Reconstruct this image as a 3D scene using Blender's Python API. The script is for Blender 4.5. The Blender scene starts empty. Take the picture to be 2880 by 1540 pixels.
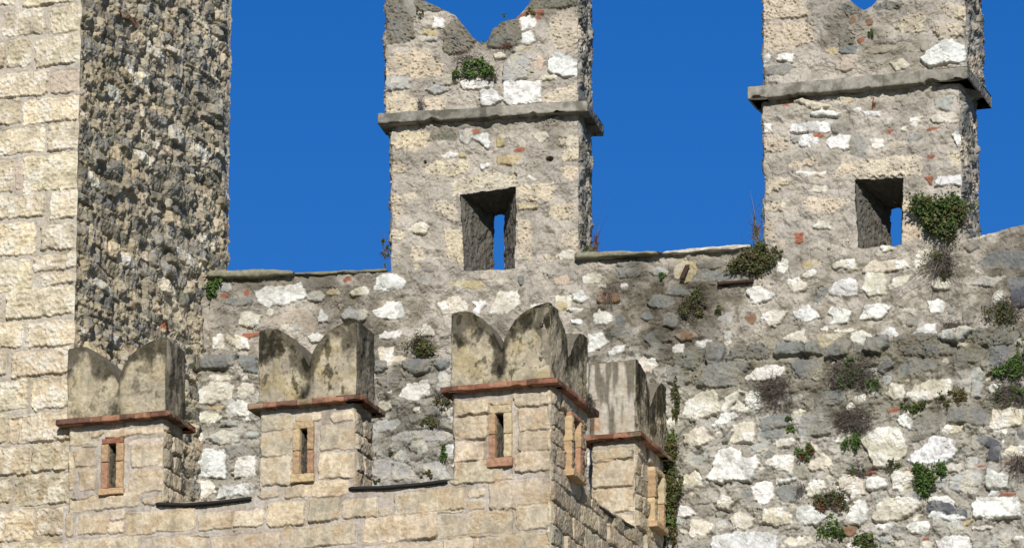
import bpy, math, random
import numpy as np
C = bpy.context.scene.collection
RES = 0.0048
R = math.radians
# ------------------------------------------------------------------ camera
FPX, PITCH, CAMZ = 16000.0, R(16.3), 1.7          # photo measured in a 2576 x 1377 frame
W0, H0 = 2576.0, 1377.0
def rays(px, py):
    x = (np.asarray(px, float) - W0/2)/FPX; y = (H0/2 - np.asarray(py, float))/FPX
    c, s = math.cos(PITCH), math.sin(PITCH)
    return x, c - y*s, s + y*c
# ------------------------------------------------------------------ noise
_tab = {}
def perlin(x, y, seed):
    if seed not in _tab:
        r = np.random.RandomState(seed); p = r.permutation(256); a = r.rand(256)*2*np.pi
        _tab[seed] = (np.concatenate([p, p]), np.cos(a).astype(np.float32), np.sin(a).astype(np.float32))
    p, gx, gy = _tab[seed]
    xi = np.floor(x).astype(np.int32); yi = np.floor(y).astype(np.int32)
    xf = (x - xi).astype(np.float32); yf = (y - yi).astype(np.float32)
    xi &= 255; yi &= 255
    u = xf*xf*xf*(xf*(xf*6 - 15) + 10); v = yf*yf*yf*(yf*(yf*6 - 15) + 10)
    def g(ix, iy, fx, fy):
        h = p[p[ix & 255] + (iy & 255)]
        return gx[h]*fx + gy[h]*fy
    n0 = g(xi, yi, xf, yf); n1 = g(xi + 1, yi, xf - 1, yf)
    n2 = g(xi, yi + 1, xf, yf - 1); n3 = g(xi + 1, yi + 1, xf - 1, yf - 1)
    a = n0 + u*(n1 - n0); b = n2 + u*(n3 - n2)
    return (a + v*(b - a))*1.5
def fbm(x, y, scale, seed, octv=4, gain=.5):
    o = 0; a = 1.0; f = 1.0/scale
    for k in range(octv):
        o = o + a*perlin(x*f + 13.7*k, y*f + 7.1*k, seed + k); a *= gain; f *= 2.03
    return o
def ridge(x, y, scale, seed, octv=3):
    o = 0; a = 1.0; f = 1.0/scale
    for k in range(octv):
        o = o + a*(1 - 2*np.abs(perlin(x*f + 5.3*k, y*f + 9.9*k, seed + k))); a *= .5; f *= 2.1
    return o
def sst(x, a, b):
    t = np.clip((x - a)/(b - a), 0, 1); return t*t*(3 - 2*t)
def lin(c):
    c = np.array(c, float)/255.0
    return np.where(c <= .04045, c/12.92, ((c + .055)/1.055)**2.4)
KALB = 1/1.22
def alb(r, g, b): return lin((r, g, b))*KALB
PAL = dict(W=alb(244,241,231), C=alb(221,213,192), B=alb(194,183,163), G=alb(141,141,135), D=alb(100,101,104),
           L=alb(187,186,178), Y=alb(197,180,138), R=alb(164,106,82), O=alb(140,111,88), P=alb(208,189,168),
           T=alb(216,202,176), K=alb(136,132,117), M=alb(160,154,140), A=alb(221,207,177), a=alb(200,184,163),
           S=alb(213,197,169), s=alb(196,184,161), X=alb(150,140,125))
# ------------------------------------------------------------------ walls: vertical surfaces over a plan curve
class Wall:
    def __init__(self, pts, s=None, nrm=None):
        self.p = np.array(pts, float)
        d = np.diff(self.p, axis=0)
        self.s = np.concatenate([[0], np.cumsum(np.hypot(d[:,0], d[:,1]))]) if s is None else s
        if nrm is None:
            t = np.gradient(self.p, axis=0); t /= np.hypot(t[:,0], t[:,1])[:,None]
            nrm = np.stack([t[:,1], -t[:,0]], 1)
        self.n = nrm
        self.az = np.arctan2(self.p[:,0], self.p[:,1])
    def off(self, o): return Wall(self.p + self.n*o, self.s, self.n)
    def un(self, px, py):
        dx, dy, dz = rays(px, py)
        s = np.interp(np.arctan2(dx, dy), self.az, self.s)
        q = self.xy(s)
        return s, CAMZ + dz/np.hypot(dx, dy)*np.hypot(q[...,0], q[...,1])
    def xy(self, s): return np.stack([np.interp(s, self.s, self.p[:,0]), np.interp(s, self.s, self.p[:,1])], -1)
    def nn(self, s):
        n = np.stack([np.interp(s, self.s, self.n[:,0]), np.interp(s, self.s, self.n[:,1])], -1)
        return n/np.linalg.norm(n, axis=-1, keepdims=True)
def dense(p0, p1, step=.01):
    L = np.hypot(*(np.array(p1) - np.array(p0))); k = max(2, int(L/step))
    return [tuple(np.array(p0) + (np.array(p1) - np.array(p0))*i/k) for i in range(k)]
def hit(px, py, p0, t):      # plan intersection of the pixel's vertical plane with a line
    dx, dy, _ = rays(px, py)
    A = np.array([[dx, -t[0]], [dy, -t[1]]]); k = np.linalg.solve(A, np.array(p0)); return np.array(p0) + k[1]*np.array(t)
def at(px, py, dist):
    dx, dy, _ = rays(px, py); h = math.hypot(dx, dy); return np.array([dx/h*dist, dy/h*dist])
aB = R(18)
bc = at(1384, 1100, 44.0)
tBf, tBs = np.array([math.cos(aB), -math.sin(aB)]), np.array([math.sin(aB), math.cos(aB)])
bl = hit(160, 1200, bc, tBf); be = hit(1676, 1260, bc, tBs)
WB = Wall(dense(bl, bc) + dense(bc, be) + [tuple(be)])
SBC = float(np.hypot(*(bc - bl)))                       # arc length at the turret's corner
SBE = float(WB.s[-1])
tBn, tBr = -tBs, tBf                                     # outward normals of front and side
# tower
tq = hit(188, 760, bl + tBs*.05, tBf); tTf = np.array([math.cos(R(19)), -math.sin(R(19))]); tTs = np.array([math.sin(R(20)), math.cos(R(20))])
tl = tq - tTf*1.25; te = hit(577, 300, tq, tTs)
WT = Wall(dense(tl, tq) + dense(tq, te) + [tuple(te)])
STC = 1.25; STE = float(WT.s[-1])
# curtain wall: gently turning towards the viewer at the right
cp = np.array(be) + np.array([.02, .02])
def head(x): return R(np.interp(x, [-2.6, -1.2, 0.0, 2.2, 3.0], [8, 10, 12, 17, 17]))
rt = [cp]; 
while rt[-1][0] < 4.6: h = head(rt[-1][0]); rt.append(rt[-1] + .01*np.array([math.cos(h), -math.sin(h)]))
lf = [cp]
while lf[-1][0] > -3.6: h = head(lf[-1][0]); lf.append(lf[-1] - .01*np.array([math.cos(h), -math.sin(h)]))
WC = Wall(lf[::-1] + rt[1:])
PXM = 1/351.0                                            # metres per photo pixel, roughly
# ------------------------------------------------------------------ heightfields of masonry
def sdpoly(u, v, P):
    inside = np.zeros(u.shape, bool); dm = np.full(u.shape, 1e9, np.float32)
    n = len(P)
    for i in range(n):
        ax, ay = P[i]; bx, by = P[(i+1) % n]
        ex, ey = bx - ax, by - ay; l2 = ex*ex + ey*ey + 1e-12
        t = np.clip(((u - ax)*ex + (v - ay)*ey)/l2, 0, 1)
        dx = u - ax - t*ex; dy = v - ay - t*ey
        dm = np.minimum(dm, dx*dx + dy*dy)
        c = ((ay > v) != (by > v)) & (u < (bx - ax)*(v - ay)/((by - ay) if abs(by - ay) > 1e-9 else 1e-9) + ax)
        inside ^= c
    return np.where(inside, 1, -1)*np.sqrt(dm)
class Field:
    def __init__(f, s0, s1, z0, z1, seed, res=RES, warp=.010):
        f.s0, f.z0, f.r, f.seed = s0, z0, res, seed
        f.ns = int((s1 - s0)/res) + 2; f.nz = int((z1 - z0)/res) + 2
        f.S, f.Z = np.meshgrid((s0 + np.arange(f.ns)*res).astype(np.float32), (z0 + np.arange(f.nz)*res).astype(np.float32), indexing='ij')
        f.d = np.zeros(f.S.shape, np.float32); f.col = np.zeros(f.S.shape + (3,), np.float32)
        f.rg = np.zeros(f.S.shape, np.float32); f.pt = np.zeros(f.S.shape, np.float32)
        f.st = np.ones(f.S.shape, np.float32)            # how much stain a spot takes
        f.occ = np.zeros(f.S.shape, bool)
        f.wx = warp*fbm(f.S, f.Z, .09, seed, 3); f.wz = warp*fbm(f.S, f.Z, .09, seed + 11, 3)
        f.n1 = fbm(f.S, f.Z, .035, seed + 21, 3); f.n2 = fbm(f.S, f.Z, .13, seed + 31, 4)
        f.rr = np.random.RandomState(seed + 5)
    def mortar(f, col, rough=.5, steps=.006, col2=None):
        t = f.n2 + .5*fbm(f.S, f.Z, .4, f.seed + 41, 2)
        q = t*3.2; st = np.floor(q) + sst(q - np.floor(q), .0, .14)
        f.d[:] = .010*fbm(f.S, f.Z, .5, f.seed + 51, 2) + steps*st*.9 + .004*f.n2
        k = sst(fbm(f.S, f.Z, .3, f.seed + 61, 4), -.5, .5)[..., None]
        f.col[:] = np.array(col)*(1 - k) + np.array(col2 if col2 is not None else np.array(col)*.82)*k
        f.rg[:] = rough
    def paint(f, P, color, prot, edge=.014, rough=.6, pit=0, stain=.6, groove=0, tilt=.10, vary=.12, sharp=0.004, mix=None, grow=0, ragged=0, facet=0):
        P = np.asarray(P, float)
        m = .045
        i0 = max(0, int((P[:,0].min() - m - f.s0)/f.r)); i1 = min(f.ns, int((P[:,0].max() + m - f.s0)/f.r) + 1)
        j0 = max(0, int((P[:,1].min() - m - f.z0)/f.r)); j1 = min(f.nz, int((P[:,1].max() + m - f.z0)/f.r) + 1)
        if i1 - i0 < 2 or j1 - j0 < 2: return
        w = (slice(i0, i1), slice(j0, j1))
        u = f.S[w] + f.wx[w]; v = f.Z[w] + f.wz[w]
        sd = sdpoly(u, v, P) + grow
        if ragged: sd = sd + ragged*(f.n1[w] + .8*f.n2[w])
        mk = np.clip(sd/sharp + .5, 0, 1)
        size = max(.03, min(np.ptp(P[:,0]), np.ptp(P[:,1])))
        e = min(edge, size*.35)
        pr = np.clip(sd/e, 0, 1); pr = pr*(2 - pr)
        c = P.mean(0); r = f.rr
        tx, ty = r.uniform(-tilt, tilt, 2)
        h = prot*(.6 + .4*pr) + (tx*(u - c[0]) + ty*(v - c[1]))*pr*.6 + .12*prot*np.clip(sd/(size*.5), 0, 1)
        # broken facets
        a = r.rand()*6.28
        fc = np.abs(((u - c[0])*math.cos(a) + (v - c[1])*math.sin(a)) + .02*f.n2[w])
        h = h - .10*fc*pr*(r.rand() < .6)
        if facet:                                        # rough-split block: flat planes meeting at arrises
            x_, y_ = u - c[0], v - c[1]; top = prot + r.uniform(-.30, .12)*x_ + r.uniform(-.30, .30)*y_
            hx, hy = np.ptp(P[:, 0])/2, np.ptp(P[:, 1])/2
            for q_ in range(5):
                an = r.uniform(0, 6.28); ca, sa = math.cos(an), math.sin(an); ext = abs(ca)*hx + abs(sa)*hy
                top = np.minimum(top, prot*r.uniform(.7, 1.1) - (x_*ca + y_*sa - ext*r.uniform(.05, .7))*r.uniform(.25, 1.3)*facet)
            h = np.maximum(top, prot*.12)
        base = f.d[w]*.35
        if groove:
            gm = np.clip(1 - np.abs(sd + .006)/.008, 0, 1)
            f.d[w] = f.d[w] - groove*gm
        f.d[w] = f.d[w]*(1 - mk) + (base + h)*mk
        cc = np.array(color)*(1 + r.uniform(-vary, vary)*.7)
        cc = cc*(1 + r.uniform(-.018, .018, 3) + np.array([.02, 0, -.03])*r.uniform(-1, 1))
        k = f.n2[w][..., None]
        var = cc*(1 + vary*1.1*k)
        if mix is not None:
            q = sst(f.n2[w] + .6*fbm(u + c[0]*9, v, .2, f.seed + 77, 2) , .0, .55)[..., None]*.8
            var = var*(1 - q) + np.array(mix)*q
        f.col[w] = f.col[w]*(1 - mk[..., None]) + var*mk[..., None]
        f.rg[w] = f.rg[w]*(1 - mk) + rough*mk; f.pt[w] = f.pt[w]*(1 - mk) + pit*mk
        f.st[w] = f.st[w]*(1 - mk) + stain*mk
        f.occ[w] |= sd > -.006
    def free(f, P, tol=.04):
        i0 = max(0, int((P[:,0].min() - f.s0)/f.r)); i1 = min(f.ns, int((P[:,0].max() - f.s0)/f.r) + 1)
        j0 = max(0, int((P[:,1].min() - f.z0)/f.r)); j1 = min(f.nz, int((P[:,1].max() - f.z0)/f.r) + 1)
        if i1 - i0 < 2 or j1 - j0 < 2: return False
        return f.occ[i0:i1:2, j0:j1:2].mean() < tol
    def finish(f, streak=0, crack=0):
        if streak:                                       # chisel strokes
            a = 1.15 + .5*fbm(f.S, f.Z, .6, f.seed + 96, 2); x = f.S*np.cos(a) + f.Z*np.sin(a); y = -f.S*np.sin(a) + f.Z*np.cos(a)
            f.d += streak*np.minimum(f.rg, 1)*perlin(y/.016, x/.11, f.seed + 97)*sst(f.n2, -.4, .4)
        if crack:
            q = np.abs(fbm(f.S, f.Z, .33, f.seed + 98, 5)); q2 = np.abs(fbm(f.S, f.Z*1.5, .16, f.seed + 99, 4))
            f.d -= crack*(sst(.035 - q, 0, .03) + .7*sst(.04 - q2, 0, .035))*sst(f.n2, -.25, .25)
        rd = ridge(f.S, f.Z, .045, f.seed + 91, 3)
        f.d += f.rg*(.0045*f.n1 + .0040*rd*f.rg)
        f.d += np.clip(f.rg - 1, 0, 2)*.016*fbm(f.S, f.Z, .07, f.seed + 95, 4)
        if f.pt.any():
            p1 = perlin(f.S/.021, f.Z/.015, f.seed + 101) + .6*perlin(f.S/.009, f.Z/.009, f.seed + 102)
            area = sst(fbm(f.S, f.Z, .09, f.seed + 103, 2), -.5, .2)
            f.d -= f.pt*area*.022*sst(p1, .34, .56)
        f.col *= (1 + .10*f.n1[..., None]*np.minimum(1.2, f.rg)[..., None])
        np.clip(f.col, .01, .85, out=f.col)
    def tint(f, m, color):                              # lichen and dirt with a patchy outline of its own
        m = (m*f.st)[..., None]
        f.col *= 1 - m + m*np.array(color)
    def sample(f, s, z):
        x = np.clip((s - f.s0)/f.r, 0, f.ns - 1.001); y = np.clip((z - f.z0)/f.r, 0, f.nz - 1.001)
        i = x.astype(int); j = y.astype(int); a = (x - i)[...]; b = (y - j)[...]
        def bi(q):
            if q.ndim == 3: A, B = a[..., None], b[..., None]
            else: A, B = a, b
            return (q[i, j]*(1-A) + q[i+1, j]*A)*(1-B) + (q[i, j+1]*(1-A) + q[i+1, j+1]*A)*B
        return bi(f.d), bi(f.col)
def blob(cx, cz, w, h, r, k=None, p=2.6, jit=.13):      # irregular stone outline
    k = k or r.randint(6, 10)
    a = np.sort((np.arange(k) + r.uniform(-.3, .3, k))/k*2*np.pi)
    ca, sa = np.cos(a), np.sin(a)
    q = (np.abs(ca)**p + np.abs(sa)**p)**(-1/p)*(1 + r.uniform(-jit, jit, k))
    return np.stack([cx + w/2*ca*q, cz + h/2*sa*q], 1)
def rectp(x0, x1, z0, z1, r, j=.006, cut=.018):
    o = []
    for (cx, cz, sx, sz) in ((x0, z0, 1, 1), (x1, z0, -1, 1), (x1, z1, -1, -1), (x0, z1, 1, -1)):
        c1, c2 = r.uniform(.3, 1.3, 2)*cut
        pts = [(cx, cz + sz*c1), (cx + sx*c2, cz)]
        if (sx > 0) != (sz > 0): pts = pts[::-1]
        o += pts
    mid = []
    for i in range(len(o)):
        mid.append(o[i]); a, b = np.array(o[i]), np.array(o[(i+1) % len(o)])
        if np.hypot(*(b - a)) > .08: mid.append(tuple((a + b)/2))
    return np.array(mid) + r.uniform(-j, j, (len(mid), 2))
# stones of the masonry, measured on the photograph in crops: origin x, origin y, scale of each crop
FR = dict(A=(500.9,661.9,.2078), B=(948.1,661.9,.2078), C=(1431,608.2,.2078), D=(1896.1,608.2,.2728), E=(1681.5,858.6,.19485),
          F=(2110.8,948.1,.19485), G=(1681.5,1109.1,.19485), H=(2110.8,1109.1,.19485), I=(948.1,0,.22916), J=(948.1,286.2,.29873),
          K=(1878.2,0,.27082), L=(1878.2,268.3,.2858), M=(0,0,.2987), N=(0,393.5,.2987), O=(0,787.1,.42876),
          P=(0,688.7,.5), Q=(554.5,688.7,.5), S4=(0,688.7,.5), S5=(554.5,688.7,.5), S6=(1073.3,688.7,.5), S7=(1073.3,688.7,.5))
TR = dict(
A='''L2 240 235 375 360
R1 275 370 345 430
R1 550 330 610 395
G2 310 430 640 520
W2 680 340 790 290 1020 290 1230 240 1310 400 1080 500 940 500 830 540 710 440
L2 1320 350 1520 460
Y1 1560 320 1700 380
C2 1820 310 2050 400
C3 480 600 640 590 760 640 720 740 650 770 490 735
B1 860 690 1100 590 1270 550 1400 660 1400 830 1230 830 1200 760 900 740
L2 990 760 1210 830
W3 1440 660 1490 580 1570 640 1560 700 1450 715
L5 1730 640 1815 515 1890 560 2010 555 2065 620 2000 700 1760 690
C1 180 870 300 1050
C3 380 980 440 900 600 900 600 1040 480 1030
R1 540 840 710 890
G8 0 1130 460 1110 450 1240 290 1290 0 1290
G8 480 1130 700 1120 710 1330 560 1330 500 1220
W2 1330 850 1500 960
B1 330 880 420 970
M2 1300 150 1680 320
R0 1740 180 1840 210''',
B='''W2 -12 180 180 115 290 160 345 220 300 310 100 330 -10 330
W2 -42 590 60 530 130 460 280 470 300 530 340 640 200 670 20 640
Y1 890 230 1140 205 1280 230 1280 290 1140 300 900 260
C1 750 500 880 420 980 400 1110 510 1080 560 780 630
W2 1170 610 1220 520 1170 470 1230 460 1300 450 1310 500 1240 620
C0 1390 480 1480 340 1700 350 1740 480 1560 600 1370 600
G2 1710 140 1780 280
P1 2140 160 2340 250
C1 2180 500 2190 400 2360 390 2340 520 2220 560
W2 2390 380 2500 340 2500 470 2380 470
W2 2300 540 2440 580
C1 1880 520 2060 480 1960 540 1870 570
W2 40 830 310 920
C2 490 830 600 730 700 830 680 880 520 880
C2 30 1020 200 1020 200 1120 350 1150 250 1240 90 1220 30 1130
G8 310 1200 500 1160 700 1200 620 1330 500 1370 340 1290
G6 720 1180 890 1290
G6 -150 1190 140 1330
L3 750 1330 860 1377
W1 2360 670 2480 730
Y0 2190 470 2290 560
B0 1470 180 1600 240
C1 440 30 510 70''',
C='''M2 560 330 880 440
L2 1010 310 1190 410
O3 340 640 480 590 600 640 620 700 480 750 360 730
W2 620 500 710 570
C1 340 520 450 570
C1 180 430 300 370 400 420 380 490 200 490
W2 50 710 150 600 250 700 150 730
W1 0 800 160 840
W3 290 880 380 830 540 900 490 1000 320 1000
W1 30 940 160 990
G2 940 740 1010 640 1250 670 1280 760 1150 800 960 780
G2 1180 630 1240 540 1400 560 1540 590 1400 660
Y0 1280 300 1400 190 1560 280 1500 450 1400 490 1290 430
G2 1500 420 1640 340 2120 370 2130 450 1900 480 1500 460
W3 2150 600 2260 530 2490 640 2420 710 2250 760 2200 680
G2 1140 860 1340 1040
G2 870 850 1010 950
L1 1820 900 2000 830 1960 960 1800 950
O1 2150 870 2270 990
C2 2340 890 2496 840 2496 1020 2400 980
O4 1290 1150 1420 1090 1560 1140 1500 1180 1370 1200
M2 1000 1060 1280 1210
G3 920 1160 1000 1100 1090 1210 1200 1290 1000 1310
W2 1550 1190 1740 1280
C2 1260 1240 1410 1330
C2 1880 1200 1960 1260
L2 1870 1090 1980 1190
W2 240 1130 400 1110 480 1220 330 1300 240 1340
W2 490 1320 580 1270 690 1250 640 1340 510 1370
M2 480 1060 800 1150
M2 600 220 840 320
M1 1550 200 1900 330
G1 560 900 680 1030''',
D='''C2 225 170 320 290
C2 710 200 930 170 950 250 740 250
C3 1000 270 1080 180 1400 180 1440 240 1200 290 1010 285
C2 1480 220 1520 90 1650 60 1640 200 1500 230
C2 470 270 580 320
Y1 440 170 620 240
G2 2070 200 2200 90 2500 90 2700 240 2100 240
C3 1640 370 1720 330 1815 380 1800 435 1680 440
L2 2000 390 2100 330 2330 330 2200 400
D3 2360 340 2700 340 2700 600 2390 600
C2 2200 450 2300 560
W2 705 490 740 380 890 335 960 390 940 490
C2 1020 420 1040 300 1210 290 1225 480 1050 490
C1 1260 430 1290 340 1450 310 1400 390
C2 330 360 420 340 500 400 480 450 340 450
G1 560 540 630 420 700 410 660 500 590 555
W2 1605 560 1690 525 1760 560 1750 650 1640 640
C2 90 680 170 625 310 640 250 750 150 770
W2 380 640 510 590 600 690 480 740 400 710
W2 680 660 720 590 790 620 900 640 870 750 720 755 730 680
W2 985 700 1040 600 1180 570 1260 600 1190 700 1100 705
C2 1380 640 1400 620 1485 620 1480 670
W3 1455 845 1560 810 1600 760 1680 760 1700 855
W2 1185 860 1220 800 1300 790 1340 880
W2 900 920 910 860 1000 815 1090 870 1010 950
C2 270 900 330 850 475 815 490 950
Y2 590 900 650 855 810 860 800 890 700 950 630 955
C1 770 810 930 825
M3 1930 640 2040 760
M2 2100 560 2200 640
G9 190 1040 240 940 460 930 470 1030 400 1055 220 1060
G9 480 1040 490 940 570 915 640 1050
G9 660 1080 680 990 800 905 920 930 900 1060 700 1080
G9 1010 1010 1060 890 1240 880 1260 960 1180 1040 1060 1030
K9 1310 1000 1300 880 1400 850 1700 860 1710 1080 1560 1045 1350 1045
L9 1700 900 1760 840 1960 790 2050 820 1900 940 1720 905
K9 1970 890 2080 820 2330 750 2400 850 2400 945 2180 970 1990 905
G5 940 960 1010 1040
M4 1710 1010 1900 1060
W4 0 1220 100 1160 280 1160 300 1230 180 1280 0 1290
G4 360 1090 600 1260
M4 930 1100 1170 1160
G4 1130 1200 1220 1070 1310 1120 1200 1210
G4 1370 1150 1440 1080 1600 1080 1680 1160 1500 1220 1380 1220
M4 1880 1000 2150 1130
G4 2170 1130 2200 980 2430 970 2430 1140 2300 1190
M4 2460 760 2700 900
G4 2460 960 2700 1100''',
E='''K9 0 300 200 100 450 80 470 160 420 360 280 380 100 340
G9 490 240 540 30 730 40 760 150 700 280 540 310
K9 750 260 800 130 900 40 1230 30 1320 200 1300 240 1000 230
W2 40 70 220 30 210 130 60 140
W2 370 0 530 0 470 90
M5 0 340 150 340 280 540 180 600 0 520
G7 380 580 470 400 550 290 880 290 910 560 600 610
G4 910 280 1050 390
W5 980 460 1150 370 1400 320 1510 360 1480 470 1250 520 1040 510
G5 1600 280 1700 230 1900 280 1920 440 1750 490 1650 420
C5 190 960 230 800 450 650 620 650 690 910 500 990 260 985
C4 730 870 740 760 920 650 930 720 770 890
C3 930 660 1030 680
W4 1020 700 1080 640 1200 620 1180 880 1120 890 1020 780
C4 800 900 900 780 1030 850 1020 900
W5 550 1090 700 960 860 930 900 1000 720 1080 590 1110
C5 210 1200 450 1120 600 1270 420 1360 200 1340
C6 810 1270 880 1100 1060 1040 1130 1090 1130 1310 980 1310 860 1320
M5 700 1280 860 1180 810 1280 720 1310
G4 1190 1100 1230 1000 1550 920 1540 1110 1400 1150 1240 1190
G3 1200 1150 1500 1260
M6 1680 1180 1760 970 1950 870 2190 870 2200 1000 2110 1190 1930 1240 1720 1220
G5 1960 800 1990 650 2280 640 2320 810 2290 820
C4 1380 1260 1630 1377
C3 20 1000 140 1090
C4 1620 900 1780 960
M3 1700 520 1950 620''',
F='''C6 890 240 1000 110 1170 60 1440 40 1480 130 1400 240 1200 320 1040 320
L4 420 200 530 270
C4 600 220 700 110 860 120 850 270 720 310
M4 410 300 600 360
L3 1560 40 1700 30 1690 290 1560 220
L4 1720 50 1870 60 1840 280 1740 260
C3 1940 150 2110 100 2080 220 1950 210
W5 740 560 860 480 960 580 930 690 820 640
G6 1410 630 1430 430 1600 410 1940 430 1950 640 1760 620 1540 600
C5 1965 640 2000 440 2200 410 2387 440 2387 620 2200 650 2040 665
C5 2400 440 2800 420 2780 640 2400 640
R3 640 450 780 400 790 440 660 480
M4 910 840 1000 760 1180 710 1280 700 1180 770 1040 840
C5 290 820 480 680 650 650 800 680 890 930 860 1030 620 1180 470 1170 400 1000
W6 910 1090 980 980 1100 920 1240 760 1470 830 1530 960 1480 1060 1380 1120 1200 1140 1000 1140
D4 1790 820 1950 770 2080 850 2110 950 2060 1080 1900 1060 1950 920 1830 860
G3 1590 950 1680 910 1760 970 1650 990
C3 2150 1000 2220 900 2387 920 2387 1040 2260 1060
L3 1660 1060 1800 1050 1790 1140 1700 1140
M3 980 620 1100 470 1380 430 1390 600 1270 690 1000 700
R3 350 1260 360 1230 480 1215 490 1245
R3 900 1200 1030 1230
R2 2165 1120 2270 1110 2270 1140 2170 1150
R2 1800 1150 1890 1168
C2 2040 700 2180 680 2160 740''',
H='''C5 0 520 100 440 210 450 330 560 360 690 180 740 60 650
W6 370 600 390 480 500 460 620 480 635 590 540 630 400 640
C6 680 460 740 400 930 410 980 480 960 600 850 640 720 640 690 560
L5 1450 490 1560 420 1720 400 1860 450 1870 540 1700 640 1560 660 1440 620
W7 1890 590 1930 390 2080 430 2200 460 2190 610 2050 630 1920 610
R3 2100 700 2180 670 2290 680 2250 700
M5 350 770 590 690 620 700 480 790 360 800
W6 130 930 220 830 210 790 360 790 390 900 370 1030 280 1100 150 1070
C6 430 990 520 850 650 740 1040 790 1080 850 950 950 780 1030 560 1050 450 1040
W4 1170 790 1190 740 1400 720 1500 790 1480 840 1200 830
D4 1140 870 1180 790 1450 820 1520 900 1640 870 1660 970 1380 960 1150 910
W4 1140 980 1200 920 1640 990 1500 1035 1180 1010
W6 1740 840 1780 750 2000 740 2290 740 2380 900 2360 990 2000 1010 1750 1000
W5 460 1110 520 1070 700 1080 700 1140 500 1155
W5 870 1100 920 1060 1150 1050 1190 1110 1150 1170 950 1200
L5 1390 1070 1580 1060 1640 1170 1500 1240 1430 1180
Y4 1600 1040 1750 1020 1680 1090 1610 1100
C3 1700 1100 1980 1150
L3 520 1230 740 1330
R3 1100 1260 1170 1290
W4 1260 1290 1500 1240 1700 1250 1750 1450 1260 1450
L3 2000 1220 2220 1180 2240 1350 1900 1370
C4 1060 1440 1100 1310 1220 1320 1210 1440
O5 60 1180 90 1110 220 1120 230 1190 150 1250
R3 350 430 370 400 480 390 480 415
C3 940 1010 1080 930 1080 960 1000 1020
G4 960 730 1020 680 1130 680 1180 740 1060 750
W4 2420 480 2700 760
C4 2420 900 2700 1200
C3 100 1300 420 1450''',
G='''W7 520 490 590 360 650 130 830 90 920 160 980 100 1000 200 1080 240 1150 210 1200 320 1130 400 1080 540 860 510 720 550 560 530
M5 950 150 1030 80 1130 190 1050 240 970 210
L5 1060 70 1150 50 1310 20 1290 130 1200 180 1100 170
G4 1270 170 1380 240
C4 1280 280 1440 180 1640 200 1610 400 1400 370
C5 1810 330 1900 250 2010 170 2140 320 2090 370 1870 390
M3 1610 380 1770 310 1860 490 1700 490
C4 170 560 220 460 360 400 460 500 450 590 280 570
W5 1090 620 1160 560 1260 530 1350 560 1370 700 1320 790 1210 830 1130 780
G4 1390 650 1480 560 1660 580 1710 700 1640 800 1500 790
W5 1390 520 1560 490 1680 500 1570 530 1410 560
C5 1780 620 1900 520 2040 530 2050 620 1960 730 1810 750
W4 120 880 190 830 280 850 370 940 300 980 160 970
M3 280 760 540 830
C5 620 840 740 720 850 800 800 900 700 880
C5 780 1000 870 930 960 920 1140 1000 1110 1110 960 1160 880 1110
C6 1210 1050 1280 900 1460 880 1600 960 1610 1070 1400 1100
W6 1670 1000 1700 880 1850 840 1960 920 2060 980 1930 1090 1750 1080
C5 290 1200 310 1040 450 1010 580 1080 540 1200 460 1260 300 1250
L4 640 1170 660 1050 770 1000 740 1130 690 1180
W5 540 1450 600 1250 860 1190 1280 1200 1420 1250 1430 1450
L3 1430 1240 1540 1300
C3 1530 1320 1600 1260 1870 1240 1870 1300 1700 1370
C4 2210 530 2387 450 2387 720 2330 720 2210 600
M3 600 900 760 1000
M2 1500 1160 1760 1200''',
P='''C4 980 620 1060 550 1180 560 1160 630 1060 660 990 650
W4 1140 690 1200 640 1260 660 1250 720 1160 715
L5 1040 830 1120 785 1210 830 1200 855 1080 855
L4 1110 740 1200 770
W5 910 1010 920 890 1130 890 1140 1030 1000 1020
W5 1165 1000 1210 930 1290 920 1290 1020 1180 1025
W5 1090 1130 1110 1080 1250 1060 1260 1110
G4 1140 880 1220 865 1230 920 1160 930
C3 920 800 1030 850
C3 980 700 1110 760
Y2 1050 670 1120 682
W2 962 690 1008 722
C3 1060 510 1170 545
C3 900 1040 1080 1130
C4 1195 560 1290 620''',
Q='''W4 905 620 940 560 1040 540 1065 610 980 640
M4 800 510 910 570
L4 1095 500 1155 630
L3 860 790 1160 850
L3 1020 960 1110 940 1160 1030 1090 1040
L3 770 930 860 950 860 1040 790 1040
L3 860 940 940 960 1000 1030 880 1040
C3 800 640 860 700
L2 890 890 940 950
L3 770 740 900 800
L3 950 850 1050 900''',
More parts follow.
